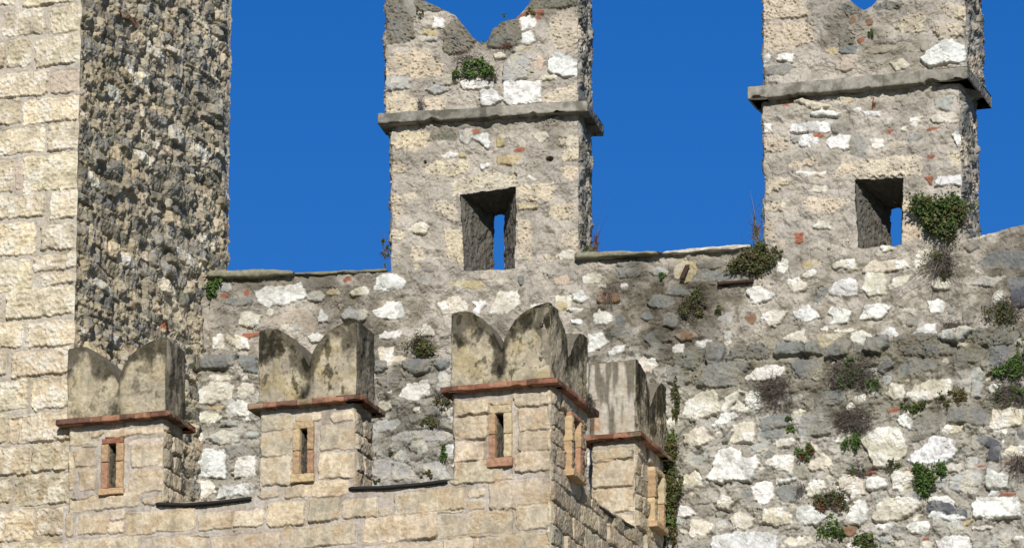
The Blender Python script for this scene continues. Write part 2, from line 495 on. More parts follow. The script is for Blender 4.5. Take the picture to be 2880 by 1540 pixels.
I='''K3 95 -60 300 -60 300 120 100 135
M2 310 -60 400 -60 450 180 370 210 290 120
K3 410 -60 640 -30 790 70 790 110 600 130 480 110 430 60
K3 100 150 290 140 400 220 420 420 300 460 100 470
W3 610 320 640 190 740 210 745 300
Y2 500 380 510 335 650 330 660 400
L2 510 400 660 460
K4 730 560 740 330 800 240 900 220 1060 370 1100 420 1000 560 800 590
K4 1230 450 1300 280 1380 220 1560 230 1600 340 1560 500 1340 530 1220 500
K3 1690 -60 2230 -60 2180 60 1900 90 1660 100
R2 1530 200 1600 150 1830 120 1835 155 1640 170 1550 215
R1 1765 175 1800 210
W2 1580 210 1680 190 1770 240 1720 310 1600 340
W3 1590 380 1690 370 1755 450 1650 500 1590 490
T3 1920 230 2000 130 2150 90 2230 180 2230 560 1960 550 1900 400
Y1 1540 510 1680 555
L3 1380 900 1390 700 1500 600 1690 600 1660 860 1440 910
P2 1750 680 1790 610 1830 680 1810 760 1755 765
W4 1870 770 1900 640 1990 590 2220 680 2210 810 2070 850 1900 800
C2 1790 830 1980 890
W4 1395 910 1800 900 1815 1130 1500 1160 1400 1120
W3 1140 1010 1270 980 1380 1100 1250 1170 1140 1150
W3 915 900 1100 860 1280 920 1280 960 1100 970 940 980
B3 610 890 740 840 870 840 900 900 800 940 620 920
L3 80 890 200 840 350 860 360 970 110 990
T2 80 700 230 600 500 540 720 720 700 830 400 840 90 820
T2 90 1080 180 1010 440 1080 440 1250 110 1250
T2 520 1060 740 1060 740 1210 540 1220
L2 530 990 700 930 810 980 640 1030
C2 1280 590 1420 650
T2 1820 1080 1900 1000 2230 900 2230 1120 1850 1120''',
J='''T2 110 250 200 150 440 160 440 270 320 300 150 290
K2 450 160 690 230
L3 700 150 800 140 810 210 760 260 710 240
R2 810 140 860 170
W3 810 210 860 180 920 145 950 190 945 300 900 270
Y2 1010 190 1080 290
C2 1300 170 1420 150 1440 190 1390 240
T3 1530 230 1710 170 1730 260 1540 280
T3 1560 310 1720 310 1720 390 1560 390
R1 1160 290 1240 320
W2 550 330 690 370
Y2 690 335 750 370
Y2 1010 360 1200 350 1220 400 1150 440 1020 420
W2 860 420 950 470
T2 390 460 560 380 780 400 770 480 640 530 460 520
T2 90 400 250 440 250 500 90 500
T2 640 560 900 500 1170 510 1170 600 780 640 640 690
C2 1230 550 1280 520 1350 555
T2 1180 620 1500 590 1490 720 1200 720
Y2 1195 770 1350 760 1350 790 1200 805
T2 470 780 500 740 660 740 680 880 600 880
T2 90 700 350 660 350 710 100 740
T1 1180 890 1300 890 1290 1220 1200 1200
T2 1550 1000 1720 1000 1720 1140 1560 1110
T2 95 770 210 760 210 870 100 870
T2 570 960 720 1000 740 1280 600 1200
T1 280 1120 400 1240
Y1 310 1280 360 1300
T2 1470 760 1710 910
T1 100 980 250 1060
T1 1390 1180 1530 1230
C1 1540 1150 1670 1240
T1 1560 440 1700 560
X5 1422 362 1482 412
X3 395 398 420 430''',
K='''T3 140 0 540 0 570 150 500 180 150 170
T3 130 230 400 210 600 230 620 380 400 450 130 460
W2 130 560 200 510 220 560 190 590
W3 280 560 300 510 430 510 440 575
G2 110 640 340 590 460 620 340 700 120 700
B1 820 630 890 520 1030 530 960 650
Y1 740 450 850 500
G2 860 430 1030 420 1020 500 880 490
R1 1035 365 1090 400
O2 1110 180 1165 240
O1 970 150 1010 230
K2 860 330 1010 440
C1 1330 580 1450 550 1520 600 1400 660
W4 1620 560 1700 470 1820 390 1900 380 2030 430 2030 580 1850 590 1700 620 1640 590
T5 1730 290 1760 250 2030 220 2030 330 1800 365
T2 1370 270 1420 180 1560 120 1660 140 1640 280 1500 310
T3 1780 60 2030 40 2030 200 1900 170
K2 1180 60 1300 20 1460 30 1400 90 1200 90
C3 440 930 550 920 770 990 620 1030
Y2 850 910 950 895 990 930 860 970
R1 290 935 320 975
R1 340 960 390 995
R1 400 920 440 960
W3 610 1060 700 1020 880 1060 860 1085 660 1090
W2 1080 1050 1250 1040 1240 1080
L2 1750 930 1910 900 1910 1020 1770 1020
K1 900 20 1050 160''',
L='''W4 570 70 660 25 830 60 830 90 600 95
W2 1020 50 1190 40 1180 85 1060 85
C3 1620 100 1720 40 1920 110 1920 140 1640 140
W3 380 210 410 160 760 140 730 220 400 225
W2 110 170 210 170 210 215 110 220
T4 110 290 240 250 370 300 350 390 200 400 110 360
W2 460 350 490 250 630 260 620 340
L2 380 250 470 330
R1 600 240 680 270
W3 680 310 740 260 900 260 960 310 900 380 760 370
L2 1190 100 1280 160
C2 1430 90 1550 100 1490 180
C2 1360 190 1420 145
R1 1230 215 1300 210 1260 245
R1 1590 190 1700 205
W2 1080 300 1190 280 1210 350 1140 380
M2 1420 250 1560 310
W3 1810 250 1900 235 1920 290 1860 340
R1 1600 425 1655 445
T3 940 600 1000 500 1370 430 1540 450 1530 600 1390 600 1100 620 960 620
T1 800 600 830 490 1000 480 940 600
T2 1770 410 1840 390 1920 480 1880 540 1840 500
T3 400 510 560 460 640 500 440 540
C2 430 590 700 580 690 620
T4 120 690 260 630 380 620 380 660 220 770 120 760
W3 1650 700 1680 620 1910 600 1910 690
R2 1580 620 1640 610 1620 690
T2 480 850 560 790 740 800 890 830 760 930 600 910
T2 140 870 340 830 330 930 150 920
C3 585 1065 650 1010 740 1030 740 1080
R1 430 1110 500 1110 500 1190 430 1190
T2 820 1160 900 1180
T1 1370 820 1500 810 1480 920 1370 920
T1 1370 1020 1520 1010 1520 1160 1380 1190
T1 140 1000 230 1180
C3 1180 1240 1270 1215 1310 1250 1210 1280
C2 950 20 1010 50
M2 740 160 900 240
M1 900 260 1050 450''',
M='''A4 190 -60 670 40
A4 -150 -40 130 50
A4 30 90 360 310
A4 430 60 690 290
A4 70 340 250 580
A4 305 310 690 570
A4 -100 370 40 590
A4 -100 620 400 830
a4 435 610 690 800
A4 -100 850 165 1060
A4 200 840 690 1045
A4 -100 1090 375 1310
A4 410 1040 690 1285''',
N='''A4 -100 30 115 310
a3 140 60 200 290
A4 205 0 680 305
A4 -100 330 370 530
A4 430 300 680 540
A4 -100 560 295 850
A4 350 590 680 800
A4 -100 890 255 1150
A4 290 830 670 970
A4 350 995 670 1090
A5 65 1120 660 1370
A4 -100 1170 10 1377''',
O='''A4 -60 60 130 210
A4 170 50 440 200
A5 70 220 440 375
A4 -50 235 30 370
A4 -60 400 155 575
A4 190 380 440 570
A5 60 595 440 765
A4 -60 590 45 760
A4 -60 790 170 955
A4 190 770 440 935
A4 95 955 440 1130
A4 -60 985 65 1110
A4 -60 1160 195 1340
A4 220 1150 440 1310
A4 -60 1350 420 1500''',
S4='''S2 345 795 450 860
S2 455 790 520 820
S2 530 775 835 815
a1 410 845 495 870
P1 655 830 860 855
S2 375 880 475 970
S2 400 975 480 1090
S2 660 860 850 970
S2 655 985 850 1095
S2 345 900 370 1090
S2 345 1110 700 1185
S2 720 1120 850 1160
S2 330 1200 370 1320
S3 395 1200 540 1310
S2 545 1190 630 1235
S2 545 1245 620 1305
S3 635 1190 985 1300
S3 1000 1195 1165 1285
S3 1175 1190 1330 1270
S3 330 1330 700 1420
S3 740 1320 1050 1420
S3 1065 1310 1410 1420''',
S5='''S2 205 715 370 790
S2 380 695 510 740
S2 560 690 690 740
S2 205 795 355 915
S2 190 920 355 1065
S3 505 755 690 885
S3 495 900 690 1025
S2 190 1080 290 1125
S2 320 1060 430 1125
S2 430 1040 645 1115
S3 61 1285 62 1286
S3 240 1145 420 1270
S3 440 1130 595 1245
S3 615 1130 790 1225
S1 800 1180 865 1215
S3 875 1095 1230 1205
S3 325 1260 680 1370
S3 720 1215 1090 1340
S3 1110 1200 1400 1310
S3 720 1360 1110 1450
S3 330 1400 700 1500
S3 1120 1330 1270 1420''',
S6='''S3 120 635 320 710
S2 325 630 430 660
S3 445 605 640 670
S3 120 715 305 830
S3 120 840 290 940
S3 120 940 385 1050
S3 460 680 640 790
S3 460 800 640 900
S3 450 905 640 1000
S1 400 1015 425 1035
S3 -10 1080 190 1190
S1 210 1085 290 1120
S1 205 1135 290 1180
S3 315 1045 640 1185
S3 70 1200 440 1320
S3 455 1170 640 1290
S3 275 1320 640 1450
S3 240 1330 265 1400''',
S7='''S3 800 880 1080 940
S3 800 940 1080 1075
S3 800 1080 1080 1205
S2 900 1215 1080 1290''')
MORT_ = alb(190, 179, 160)
def style(code):
    return dict(W=dict(rough=.9, edge=.012, stain=.4, mix=PAL['L']*1.1, ragged=.006), C=dict(rough=.9, edge=.013, stain=.5, mix=PAL['W'], ragged=.007),
                B=dict(rough=.7, stain=.7, ragged=.006), G=dict(rough=.75, edge=.014, stain=.4, mix=PAL['M'], ragged=.005), D=dict(rough=.7, stain=.2, mix=PAL['G'], ragged=.005),
                L=dict(rough=.75, edge=.013, stain=.45, mix=PAL['C']*.88, ragged=.007), Y=dict(rough=.7, stain=.5, mix=PAL['C']*.85, ragged=.005), R=dict(rough=.5, stain=.3, edge=.008),
                O=dict(rough=.7, stain=.2, mix=PAL['M']), P=dict(rough=.4, stain=.3), T=dict(rough=1.0, pit=1.2, edge=.018, stain=.55, mix=MORT_, ragged=.020, sharp=.008),
                K=dict(rough=1.15, pit=1.1, edge=.018, stain=.3, mix=PAL['G']*.85, ragged=.010), M=dict(rough=.85, edge=.014, stain=.75, mix=PAL['L']*.75, ragged=.007),
                A=dict(rough=1.35, edge=.010, stain=.6, mix=alb(230,222,203), ragged=.008, vary=.26), a=dict(rough=1.0, edge=.012, stain=.5),
                S=dict(rough=.7, edge=.010, stain=.7, mix=alb(190,168,136), ragged=.004, vary=.26), s=dict(rough=.62, edge=.010, stain=.7, ragged=.003), X=dict(rough=.3))[code]
def traced(f, wall, key, scale=.8, extra=0.0):
    x0, y0, k = FR[key]
    for ln in TR[key].strip().split('\n'):
        t = ln.split(); code, dig = t[0][0], int(t[0][1:]); v = np.array([float(q) for q in t[1:]])
        if len(v) == 4:
            s, z = wall.un(x0 + k*v[[0, 2]], y0 + k*v[[1, 3]])
            sl = wall.un(x0 + k*v[2], y0 + k*v[1]); z1 = .5*(z[0] + sl[1]); 
            z0 = z1 - abs(v[3] - v[1])*k*PXM*1.03
            if code in 'AaSs': P = rectp(s[0], s[1], z0, z1, f.rr)
            else: P = blob((s[0]+s[1])/2, (z0+z1)/2, (s[1]-s[0])*1.04, (z1-z0)*1.04, f.rr)
        else:
            q = v.reshape(-1, 2); s, z = wall.un(x0 + k*q[:,0], y0 + k*q[:,1]); P = np.stack([s, z], 1)
        if code == 'X': f.paint(P, PAL['X']*.6, -.01*dig, **style('X')); continue
        f.paint(P, PAL[code], .01*dig*scale*(.5 if code in 'TK' else 1) + extra, groove=.007 if dig > 2 else .003, grow=0 if code in 'AaSs' else .005, **style(code))
def rubble(f, n, wr, ar, codes, pr, box=None, cond=None, tol=.05, scale=1, groove=.007):
    r = f.rr; x0, x1, z0, z1 = box or (f.s0, f.s0 + f.ns*f.r, f.z0, f.z0 + f.nz*f.r)
    cl, wt = zip(*codes); wt = np.array(wt, float)/sum(wt)
    for k in range(n):
        t = (k/n)**.7
        w = wr[1] + (wr[0] - wr[1])*t; w *= r.uniform(.85, 1.2); h = w*r.uniform(*ar)
        cx, cz = r.uniform(x0, x1), r.uniform(z0, z1)
        if cond is not None and not cond(cx, cz, r): continue
        P = blob(cx, cz, w, h, r, jit=.2)
        if not f.free(P, tol): continue
        code = cl[r.choice(len(cl), p=wt)]
        f.paint(P, PAL[code], r.uniform(*pr), groove=groove, **style(code))
def ell(f, wall, px, py, rx, ry, seed=0):                 # patchy elliptical zone, 0..1
    s, z = wall.un(px, py)
    q = ((f.S - s)/(rx*PXM))**2 + ((f.Z - z)/(ry*PXM))**2
    n = .55*fbm(f.S, f.Z, .25, 300 + seed, 4)
    return sst(1.15 - np.sqrt(q) + n, 0, .75)
# ------------------------------------------------------------------ mesh building
class Buf:
    def __init__(b): b.v = []; b.c = []; b.f = []; b.k = 0
    def add(b, v, c, f):
        v = np.asarray(v, np.float32).reshape(-1, 3); c = np.broadcast_to(np.asarray(c, np.float32), v.shape)
        b.v.append(v); b.c.append(c); b.f.append(np.asarray(f, np.int32).reshape(-1, 4) + b.k); b.k += len(v)
    def grid(b, V, c, mask=None, closed=False, flip=False):  # V (n,m,3)
        n, m = V.shape[:2]
        idx = np.arange(n*m).reshape(n, m)
        if closed: idx = np.concatenate([idx, idx[:1]], 0)
        q = np.stack([idx[:-1, :-1], idx[1:, :-1], idx[1:, 1:], idx[:-1, 1:]], -1)
        if flip: q = q[..., ::-1]
        if mask is not None: q = q[mask]
        b.add(V.reshape(-1, 3), np.broadcast_to(c, V.shape).reshape(-1, 3), q.reshape(-1, 4))
    def build(b, name, mat, parent=None, origin=(0, 0, 0), smooth=True):
        v = np.concatenate(b.v) - np.array(origin, np.float32); f = np.concatenate(b.f); c = np.concatenate(b.c)
        me = bpy.data.meshes.new(name)
        me.vertices.add(len(v)); me.vertices.foreach_set('co', v.astype(np.float32).ravel())
        me.loops.add(f.size); me.loops.foreach_set('vertex_index', f.ravel())
        me.polygons.add(len(f)); me.polygons.foreach_set('loop_start', np.arange(0, f.size, 4, dtype=np.int32))
        try: me.polygons.foreach_set('loop_total', np.full(len(f), 4, np.int32))
        except Exception: pass
        me.update(calc_edges=True)
        a = me.color_attributes.new('Col', 'FLOAT_COLOR', 'POINT')
        a.data.foreach_set('color', np.concatenate([c, np.ones((len(c), 1), np.float32)], 1).astype(np.float32).ravel())
        me.polygons.foreach_set('use_smooth', np.full(len(f), smooth, bool))
        me.validate(); me.materials.append(mat)
        o = bpy.data.objects.new(name, me); C.objects.link(o)
        if parent is not None: o.parent = parent
        return o
def tag(o, label=None, cat=None, group=None, kind=None):
    for k, v in (('label', label), ('category', cat), ('group', group), ('kind', kind)):
        if v: o[k] = v
    return o
def empty(name, loc, **kw):
    o = bpy.data.objects.new(name, None); o.location = loc; o.empty_display_size = .2; C.objects.link(o); return tag(o, **kw)
# ------------------------------------------------------------------ materials
def mat(name, attr=True, color=(.3,.3,.3), rough=.92, nscale=46, namp=(.72, 1.18), bscale=110, bdist=.004, spec=.25, metal=0, sss=0):
    m = bpy.data.materials.new(name); m.use_nodes = True
    nt = m.node_tree; N = nt.nodes; L = nt.links; b = N['Principled BSDF']
    b.inputs['Roughness'].default_value = rough; b.inputs['Specular IOR Level'].default_value = spec; b.inputs['Metallic'].default_value = metal
    tc = N.new('ShaderNodeTexCoord')
    no = N.new('ShaderNodeTexNoise'); no.inputs['Scale'].default_value = nscale; no.inputs['Detail'].default_value = 7; no.inputs['Roughness'].default_value = .65
    L.new(tc.outputs['Object'], no.inputs['Vector'])
    mr = N.new('ShaderNodeMapRange'); mr.inputs[1].default_value = .28; mr.inputs[2].default_value = .72
    mr.inputs[3].default_value, mr.inputs[4].default_value = namp
    L.new(no.outputs['Fac'], mr.inputs[0])
    mx = N.new('ShaderNodeMix'); mx.data_type = 'RGBA'; mx.blend_type = 'MULTIPLY'; mx.inputs[0].default_value = 1
    if attr:
        at_ = N.new('ShaderNodeVertexColor'); at_.layer_name = 'Col'; L.new(at_.outputs['Color'], mx.inputs[6])
    else: mx.inputs[6].default_value = (*color, 1)
    L.new(mr.outputs[0], mx.inputs[7]); L.new(mx.outputs[2], b.inputs['Base Color'])
    n2 = N.new('ShaderNodeTexNoise'); n2.inputs['Scale'].default_value = bscale; n2.inputs['Detail'].default_value = 5
    L.new(tc.outputs['Object'], n2.inputs['Vector'])
    bp = N.new('ShaderNodeBump'); bp.inputs['Distance'].default_value = bdist; bp.inputs['Strength'].default_value = .8
    L.new(n2.outputs['Fac'], bp.inputs['Height']); L.new(bp.outputs['Normal'], b.inputs['Normal'])
    return m
M_STONE = mat('weathered_masonry'); M_PLASTER = mat('lichened_plaster', nscale=30, namp=(.70, 1.18), bscale=140, bdist=.003)
M_BRICK = mat('fired_brick', nscale=45, namp=(.75, 1.2), bscale=160, bdist=.003)
M_IRON = mat('rusty_iron', attr=False, color=(.055, .032, .024), rough=.8, metal=.2, bdist=.002)
M_LEAD = mat('dark_lead_sheet', attr=False, color=(.022, .02, .018), rough=.75, bdist=.001)
M_LEAF = mat('leaf', nscale=9, namp=(.8, 1.2), rough=.6, spec=.3, bdist=.0005)
nt = M_LEAF.node_tree; bs = nt.nodes['Principled BSDF']
tr = nt.nodes.new('ShaderNodeBsdfTranslucent'); ms = nt.nodes.new('ShaderNodeMixShader'); ms.inputs[0].default_value = .25
nt.links.new(bs.inputs['Base Color'].links[0].from_socket, tr.inputs['Color'])
nt.links.new(bs.outputs[0], ms.inputs[1]); nt.links.new(tr.outputs[0], ms.inputs[2]); nt.links.new(ms.outputs[0], nt.nodes['Material Output'].inputs['Surface'])
M_TWIG = mat('dry_twig', nscale=20, rough=.9)
M_GROUND = mat('gravel_ground', attr=False, color=(.07, .072, .05), nscale=3, bscale=20, bdist=.02)
def rows(f, S, lo, hi, n):                                # S (k,), lo/hi (k,)
    t = np.linspace(0, 1, n)[None, :]
    return lo[:, None] + (hi - lo)[:, None]*t
def inpoly(x, y, P):
    ins = np.zeros(x.shape, bool)
    for i in range(len(P)):
        ax, ay = P[i]; bx, by = P[(i+1) % len(P)]
        ins ^= ((ay > y) != (by > y)) & (x < (bx-ax)*(y-ay)/((by-ay) if abs(by-ay) > 1e-9 else 1e-9) + ax)
    return ins
class Seg:                                               # one run of columns of a block: plan points, normals, a field and its coordinate
    def __init__(g, xy, n, f, u, hole=None): g.xy, g.n, g.f, g.u, g.hole = np.asarray(xy), np.asarray(n), f, np.asarray(u), hole
def block(buf, segs, lo, hi, nz, round_=.014, closed=True, top=None, front=None, topcol=None, add=True):
    """closed ring of columns from lo to hi; lo, hi are functions of (segment index, u)"""
    XY = []; NN = []; D = []; CO = []; ZZ = []; HM = []
    rr = np.random.RandomState(3)
    for i, g in enumerate(segs):
        u = g.u; k = len(u)
        l = np.broadcast_to(lo(i, u), (k,)).astype(float); h = np.broadcast_to(hi(i, u), (k,)).astype(float)
        Z = rows(None, u, l, h, nz); S = np.repeat(u[:, None], nz, 1)
        if g.f is None: d = np.zeros(S.shape); c = np.broadcast_to(PAL['M']*.8, S.shape + (3,)).copy()
        else: d, c = g.f.sample(S, Z)
        XY.append(g.xy); NN.append(g.n); D.append(d.copy()); CO.append(c); ZZ.append(Z)
        m = np.zeros(S.shape, bool)
        if g.hole is not None: m = inpoly(S + .5*RES, Z + .5*(h - l).mean()/nz, g.hole)
        HM.append(m)
    ns = len(segs)
    for i in range(ns):                                   # join the heights at each corner and wear the arris
        j = (i + 1) % ns
        if not closed and j == 0: continue
        da = D[i][-1].copy(); db = D[j][0].copy(); m = .5*(da + db); m = np.convolve(np.pad(m, 7, mode='edge'), np.ones(15)/15, 'valid')
        qa = np.hypot(*(XY[i] - XY[i][-1]).T)[:, None]; qb = np.hypot(*(XY[j] - XY[j][0]).T)[:, None]
        wa = np.exp(-(qa/.03)**2); wb = np.exp(-(qb/.03)**2)
        D[i] += (m - da)*wa; D[j] += (m - db)*wb
        zr = ZZ[i][-1]; er = round_*(1 + 1.3*np.asarray(fbm(zr, zr*0 + i*3.3, .22, 900 + i, 3)))
        D[i] -= er[None, :]*np.exp(-qa/.02); D[j] -= er[None, :]*np.exp(-qb/.02)
        nb = NN[i][-1] + NN[j][0]; nb = nb/np.linalg.norm(nb)
        NN[i] = NN[i].copy(); NN[j] = NN[j].copy(); NN[i][-1] = nb; NN[j][0] = nb
    XYc = np.concatenate(XY); Nc = np.concatenate(NN); Dc = np.concatenate(D); Cc = np.concatenate(CO); Zc = np.concatenate(ZZ); Hc = np.concatenate(HM)
    V = np.concatenate([(XYc[:, None, :] + Nc[:, None, :]*Dc[..., None]), Zc[..., None]], -1)
    nf = len(XYc) if closed else len(XYc) - 1
    mask = ~Hc[:nf, :-1]
    if add: buf.grid(V, Cc, mask, closed)
    off = np.cumsum([0] + [len(x) for x in XY])
    if top is not None:                                   # roof strip between the front (a) and back (b) runs
        a, b2 = top
        A = V[off[a]:off[a+1], -1]; B = V[off[b2]:off[b2+1], -1][::-1]
        x = np.linspace(0, 1, len(A)); xb = np.linspace(0, 1, len(B))
        Bq = np.stack([np.interp(x, xb, B[:, q]) for q in range(3)], 1)
        t = np.linspace(0, 1, 40)[None, :, None]
        G = A[:, None]*(1 - t) + Bq[:, None]*t
        nz_ = .012*fbm(np.repeat(x[:, None]*2, 40, 1), np.repeat(t[0, :, 0][None], len(A), 0), .15, 77, 4)*np.sin(np.pi*t[..., 0])
        G[..., 2] += nz_
        buf.grid(G, topcol if topcol is not None else Cc[off[a]:off[a+1], -1][:, None], None, False)
    return V, Cc, off
def line(p, q, step): 
    p, q = np.array(p, float), np.array(q, float); k = max(2, int(np.hypot(*(q - p))/step)); t = (np.arange(k) + 1)/(k + 1)
    return p + (q - p)*t[:, None], t*np.hypot(*(q - p))
SUNOFF = 1.5; SUNS = 4.85; SKYS = .092; SKYSAT = 1.345; SKYHUE = .516; SKYP = (1.0, 0.2, 4.0, 800)
def band(buf, pts, z0, z1, pal, piece, inset=.16, closed=True, nrow=7, noise=.004, chip=.006, seed=5, gap=.004, tilt=0, grime=.7):
    """overhanging course round a block: pts are the outer plan corners, laid in pieces with open joints"""
    r = np.random.RandomState(seed); pts = [np.array(p, float) for p in pts]; n = len(pts); cen = sum(pts)/n
    cols = []; q0 = 0
    for i in range(n if closed else n - 1):
        a, b = pts[i], pts[(i+1) % n]; L = np.hypot(*(b - a)); k = max(4, int(L/.008))
        e = (b - a)/L; nrm = np.array([e[1], -e[0]])
        npc = max(1, int(round(L/piece))); ed = np.sort(np.concatenate([[0, L], (np.arange(1, npc) + r.uniform(-.25, .25, npc - 1))*L/npc]))
        pc = [pal[r.randint(len(pal))]*r.uniform(.85, 1.12) for _ in range(npc)]; po = r.uniform(-.5, .5, npc)*noise*1.5; pb = r.uniform(-.5, .5, npc)*noise
        for j in range(k):
            t = j/k*L; m = min(npc - 1, np.searchsorted(ed, t, 'right') - 1)
            g = max(0, 1 - np.min(np.abs(t - ed[1:-1]))/.006) if npc > 1 else 0
            cr = math.exp(-min(t, L - t)/.015)
            cols.append((a + e*t, nrm, pc[m], po[m], pb[m], g, q0 + t, cr))
        q0 += L
    P = np.array([c[0] for c in cols]); N = np.array([c[1] for c in cols]); K = np.array([c[2] for c in cols])
    O = np.array([c[3] for c in cols]); B = np.array([c[4] for c in cols]); G = np.array([c[5] for c in cols]); Q = np.array([c[6] for c in cols]); E = np.array([c[7] for c in cols])
    inn = P - N*inset
    zz = np.linspace(z0, z1, nrow)
    m = nrow + 2
    V = np.zeros((len(P), m, 3)); V[:, 0, :2] = inn; V[:, 0, 2] = z0 + .0; V[:, -1, :2] = inn; V[:, -1, 2] = z1
    chipn = np.clip(fbm(Q, Q*0 + seed, .17, 400 + seed, 4) - .22, 0, .6)
    for j in range(nrow):
        w = noise*fbm(Q, Q*0 + zz[j]*3, .05, 500 + seed, 3) + O - gap*1.5*G - .004*E
        if j in (0, nrow - 1): w = w - .005
        V[:, j+1, :2] = P + N*w[:, None]
        V[:, j+1, 2] = zz[j] + B + (chip*chipn*4 if j == 0 else 0) + (noise*.6*fbm(Q, Q*0 + 9, .2, 600 + seed, 2) if j == nrow - 1 else 0)
    V[:, 1, 2] = np.minimum(V[:, 1, 2], zz[1] + .0*Q + (z1 - z0)*.3)
    if nrow > 3: V[:, 2, 2] = np.maximum(V[:, 2, 2], V[:, 1, 2] + .002)
    Cc = np.repeat(K[:, None], m, 1)*(1 + .16*fbm(np.repeat(Q[:, None], m, 1), np.repeat(np.linspace(0, .1, m)[None], len(Q), 0), .06, 700 + seed, 3))[..., None]
    Cc = Cc*(1 - .35*G[:, None, None])
    Q2 = np.repeat(Q[:, None], m, 1); Z2 = np.repeat(np.linspace(0, z1 - z0, m)[None], len(Q), 0)
    gr = sst(fbm(Q2, Z2, .13, 730 + seed, 5) + .25*(Z2/(z1 - z0)), .05, .55)[..., None]*grime
    Cc = Cc*(1 - gr) + Cc*np.array([.36, .37, .33])*gr
    buf.grid(V, np.clip(Cc, .01, .8), None, closed)
def slab(buf, wall, s0, s1, zb, zt, dout, din, color, noise=.008, seed=3, ds=.008):
    s = np.arange(s0, s1, ds); k = len(s)
    b = zb(s); t = zt(s); p = wall.xy(s); n = wall.nn(s)
    prof = [(din, 0.0), (dout*.8, 0.0), (dout, .18), (dout*1.02, .5), (dout, .82), (dout*.75, 1.0), (din, 1.0)]
    V = np.zeros((k, len(prof), 3)); Cc = np.zeros((k, len(prof), 3))
    end = np.minimum(1, np.minimum(s - s0, s1 - s)/.03 + .15)
    for j, (o, f) in enumerate(prof):
        w = noise*fbm(s, s*0 + f*.4 + seed, .12, 800 + seed, 4)
        oo = (o + w*1.3 if o != din else np.full(k, din))
        oo = np.where(o == din, oo, oo*(.6 + .4*end))
        V[:, j, :2] = p + n*np.asarray(oo)[:, None]
        V[:, j, 2] = b + (t - b)*(.5 + (f - .5)*(.5 + .5*end)) + noise*.8*fbm(s, s*0 + f + seed*2, .16, 850 + seed, 3)
        Cc[:, j] = np.array(color)*(1 + .35*fbm(s, s*0 + f*.3, .10, 870 + seed, 4))[:, None]
    buf.grid(V, np.clip(Cc, .01, .8))
def wbox(buf, wall, s0, s1, z0, z1, d0, d1, color, seed=0, noise=.006):
    def ax(a, b):
        m = max(4, int((b - a)/.006)); e = .003
        return np.concatenate([[a, a + .0005], np.linspace(a + e, b - e, m), [b - .0005, b]])
    S, Z = np.meshgrid(ax(s0, s1), ax(z0, z1), indexing='ij')
    d = d1 + noise*fbm(S, Z, .03, 950 + seed, 3)
    for sl, v in ((np.s_[1, :], -.004), (np.s_[-2, :], -.004), (np.s_[:, 1], -.004), (np.s_[:, -2], -.004)): d[sl] += v
    for sl in (np.s_[0, :], np.s_[-1, :], np.s_[:, 0], np.s_[:, -1]): d[sl] = d0
    S2 = S + .0025*fbm(S, Z, .05, 960 + seed, 2); Z2 = Z + .0025*fbm(S, Z, .05, 970 + seed, 2)
    p = wall.xy(S2) + wall.nn(S2)*d[..., None]
    col = np.array(color)*(1 + .18*fbm(S, Z, .05, 980 + seed, 3))[..., None]
    buf.grid(np.concatenate([p, Z2[..., None]], -1), np.clip(col, .01, .8))
def jambs(buf, F, B, color, noise=.008, seed=0, n=60, m=60, close=False, skip=()):
    """reveals of an opening: F, B are front and back corner points (TL, TR, BR, BL) in space"""
    F = [np.array(q, float) for q in F]; B = [np.array(q, float) for q in B]
    cen = sum(F + B)/8
    for i, nm in enumerate(('top', 'right', 'bottom', 'left')):
        if nm in skip: continue
        a, b, c, d = F[i], F[(i+1) % 4], B[(i+1) % 4], B[i]
        u = np.linspace(0, 1, n)[:, None, None]; v = np.linspace(0, 1, m)[None, :, None]
        G = (a*(1-u) + b*u)*(1-v) + (d*(1-u) + c*u)*v
        nr = np.cross(b - a, d - a); nr /= np.linalg.norm(nr)
        if np.dot(nr, cen - (a + b + c + d)/4) < 0: nr = -nr
        L1 = np.linalg.norm(b - a); L2 = np.linalg.norm(d - a)
        U, Vv = np.broadcast_arrays(u[..., 0]*L1, v[..., 0]*L2)
        w = noise*fbm(U, Vv, .08, 1000 + seed + i, 4)*np.minimum(1, np.minimum(v[..., 0]*12, 1))
        w = w + noise*.5*ridge(U, Vv, .04, 1010 + seed + i, 2)*np.minimum(1, v[..., 0]*12)
        G = G + nr*w[..., None]
        col = np.array(color)*(1 + .22*fbm(U, Vv, .07, 1020 + seed + i, 4))[..., None]
        buf.grid(G, np.clip(col, .01, .8))
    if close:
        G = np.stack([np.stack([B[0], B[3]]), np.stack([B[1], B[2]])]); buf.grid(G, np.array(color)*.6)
def P3(wall, px, py, d=0.0):
    s, z = wall.un(px, py); p = wall.xy(s) + wall.nn(s)*d
    return np.array([p[0], p[1], z])
def zl(wall, pts):                                       # polyline of pixels -> function z(s)
    q = np.array(pts, float); s, z = wall.un(q[:,0], q[:,1])
    return lambda x: np.interp(x, s, z)
def coarse(buf, xy, z0, z1, col, nz=12):
    z = np.linspace(z0, z1, nz)
    V = np.concatenate([np.repeat(np.asarray(xy)[:, None], nz, 1), np.broadcast_to(z, (len(xy), nz))[..., None]], -1)
    buf.grid(V, col)
def ashlar(f, s0, s1, z0, z1, r, code='S', hh=(.11, .17), ww=(.16, .34), k=1.0):
    z = z0
    while z < z1:
        h = r.uniform(*hh); s = s0 - r.uniform(0, .12)
        while s < s1:
            w = r.uniform(*ww)
            if w > .1 and s + w > s0 + .03: f.paint(rectp(max(s, s0 - .02) + .007, min(s + w, s1 + .03) - .007, z + .007, z + h - .007, r), PAL[code if r.rand() < .75 or code == 'A' else 's'], k*r.uniform(.012, .028), groove=.003, **style(code))
            s += w
        z += h
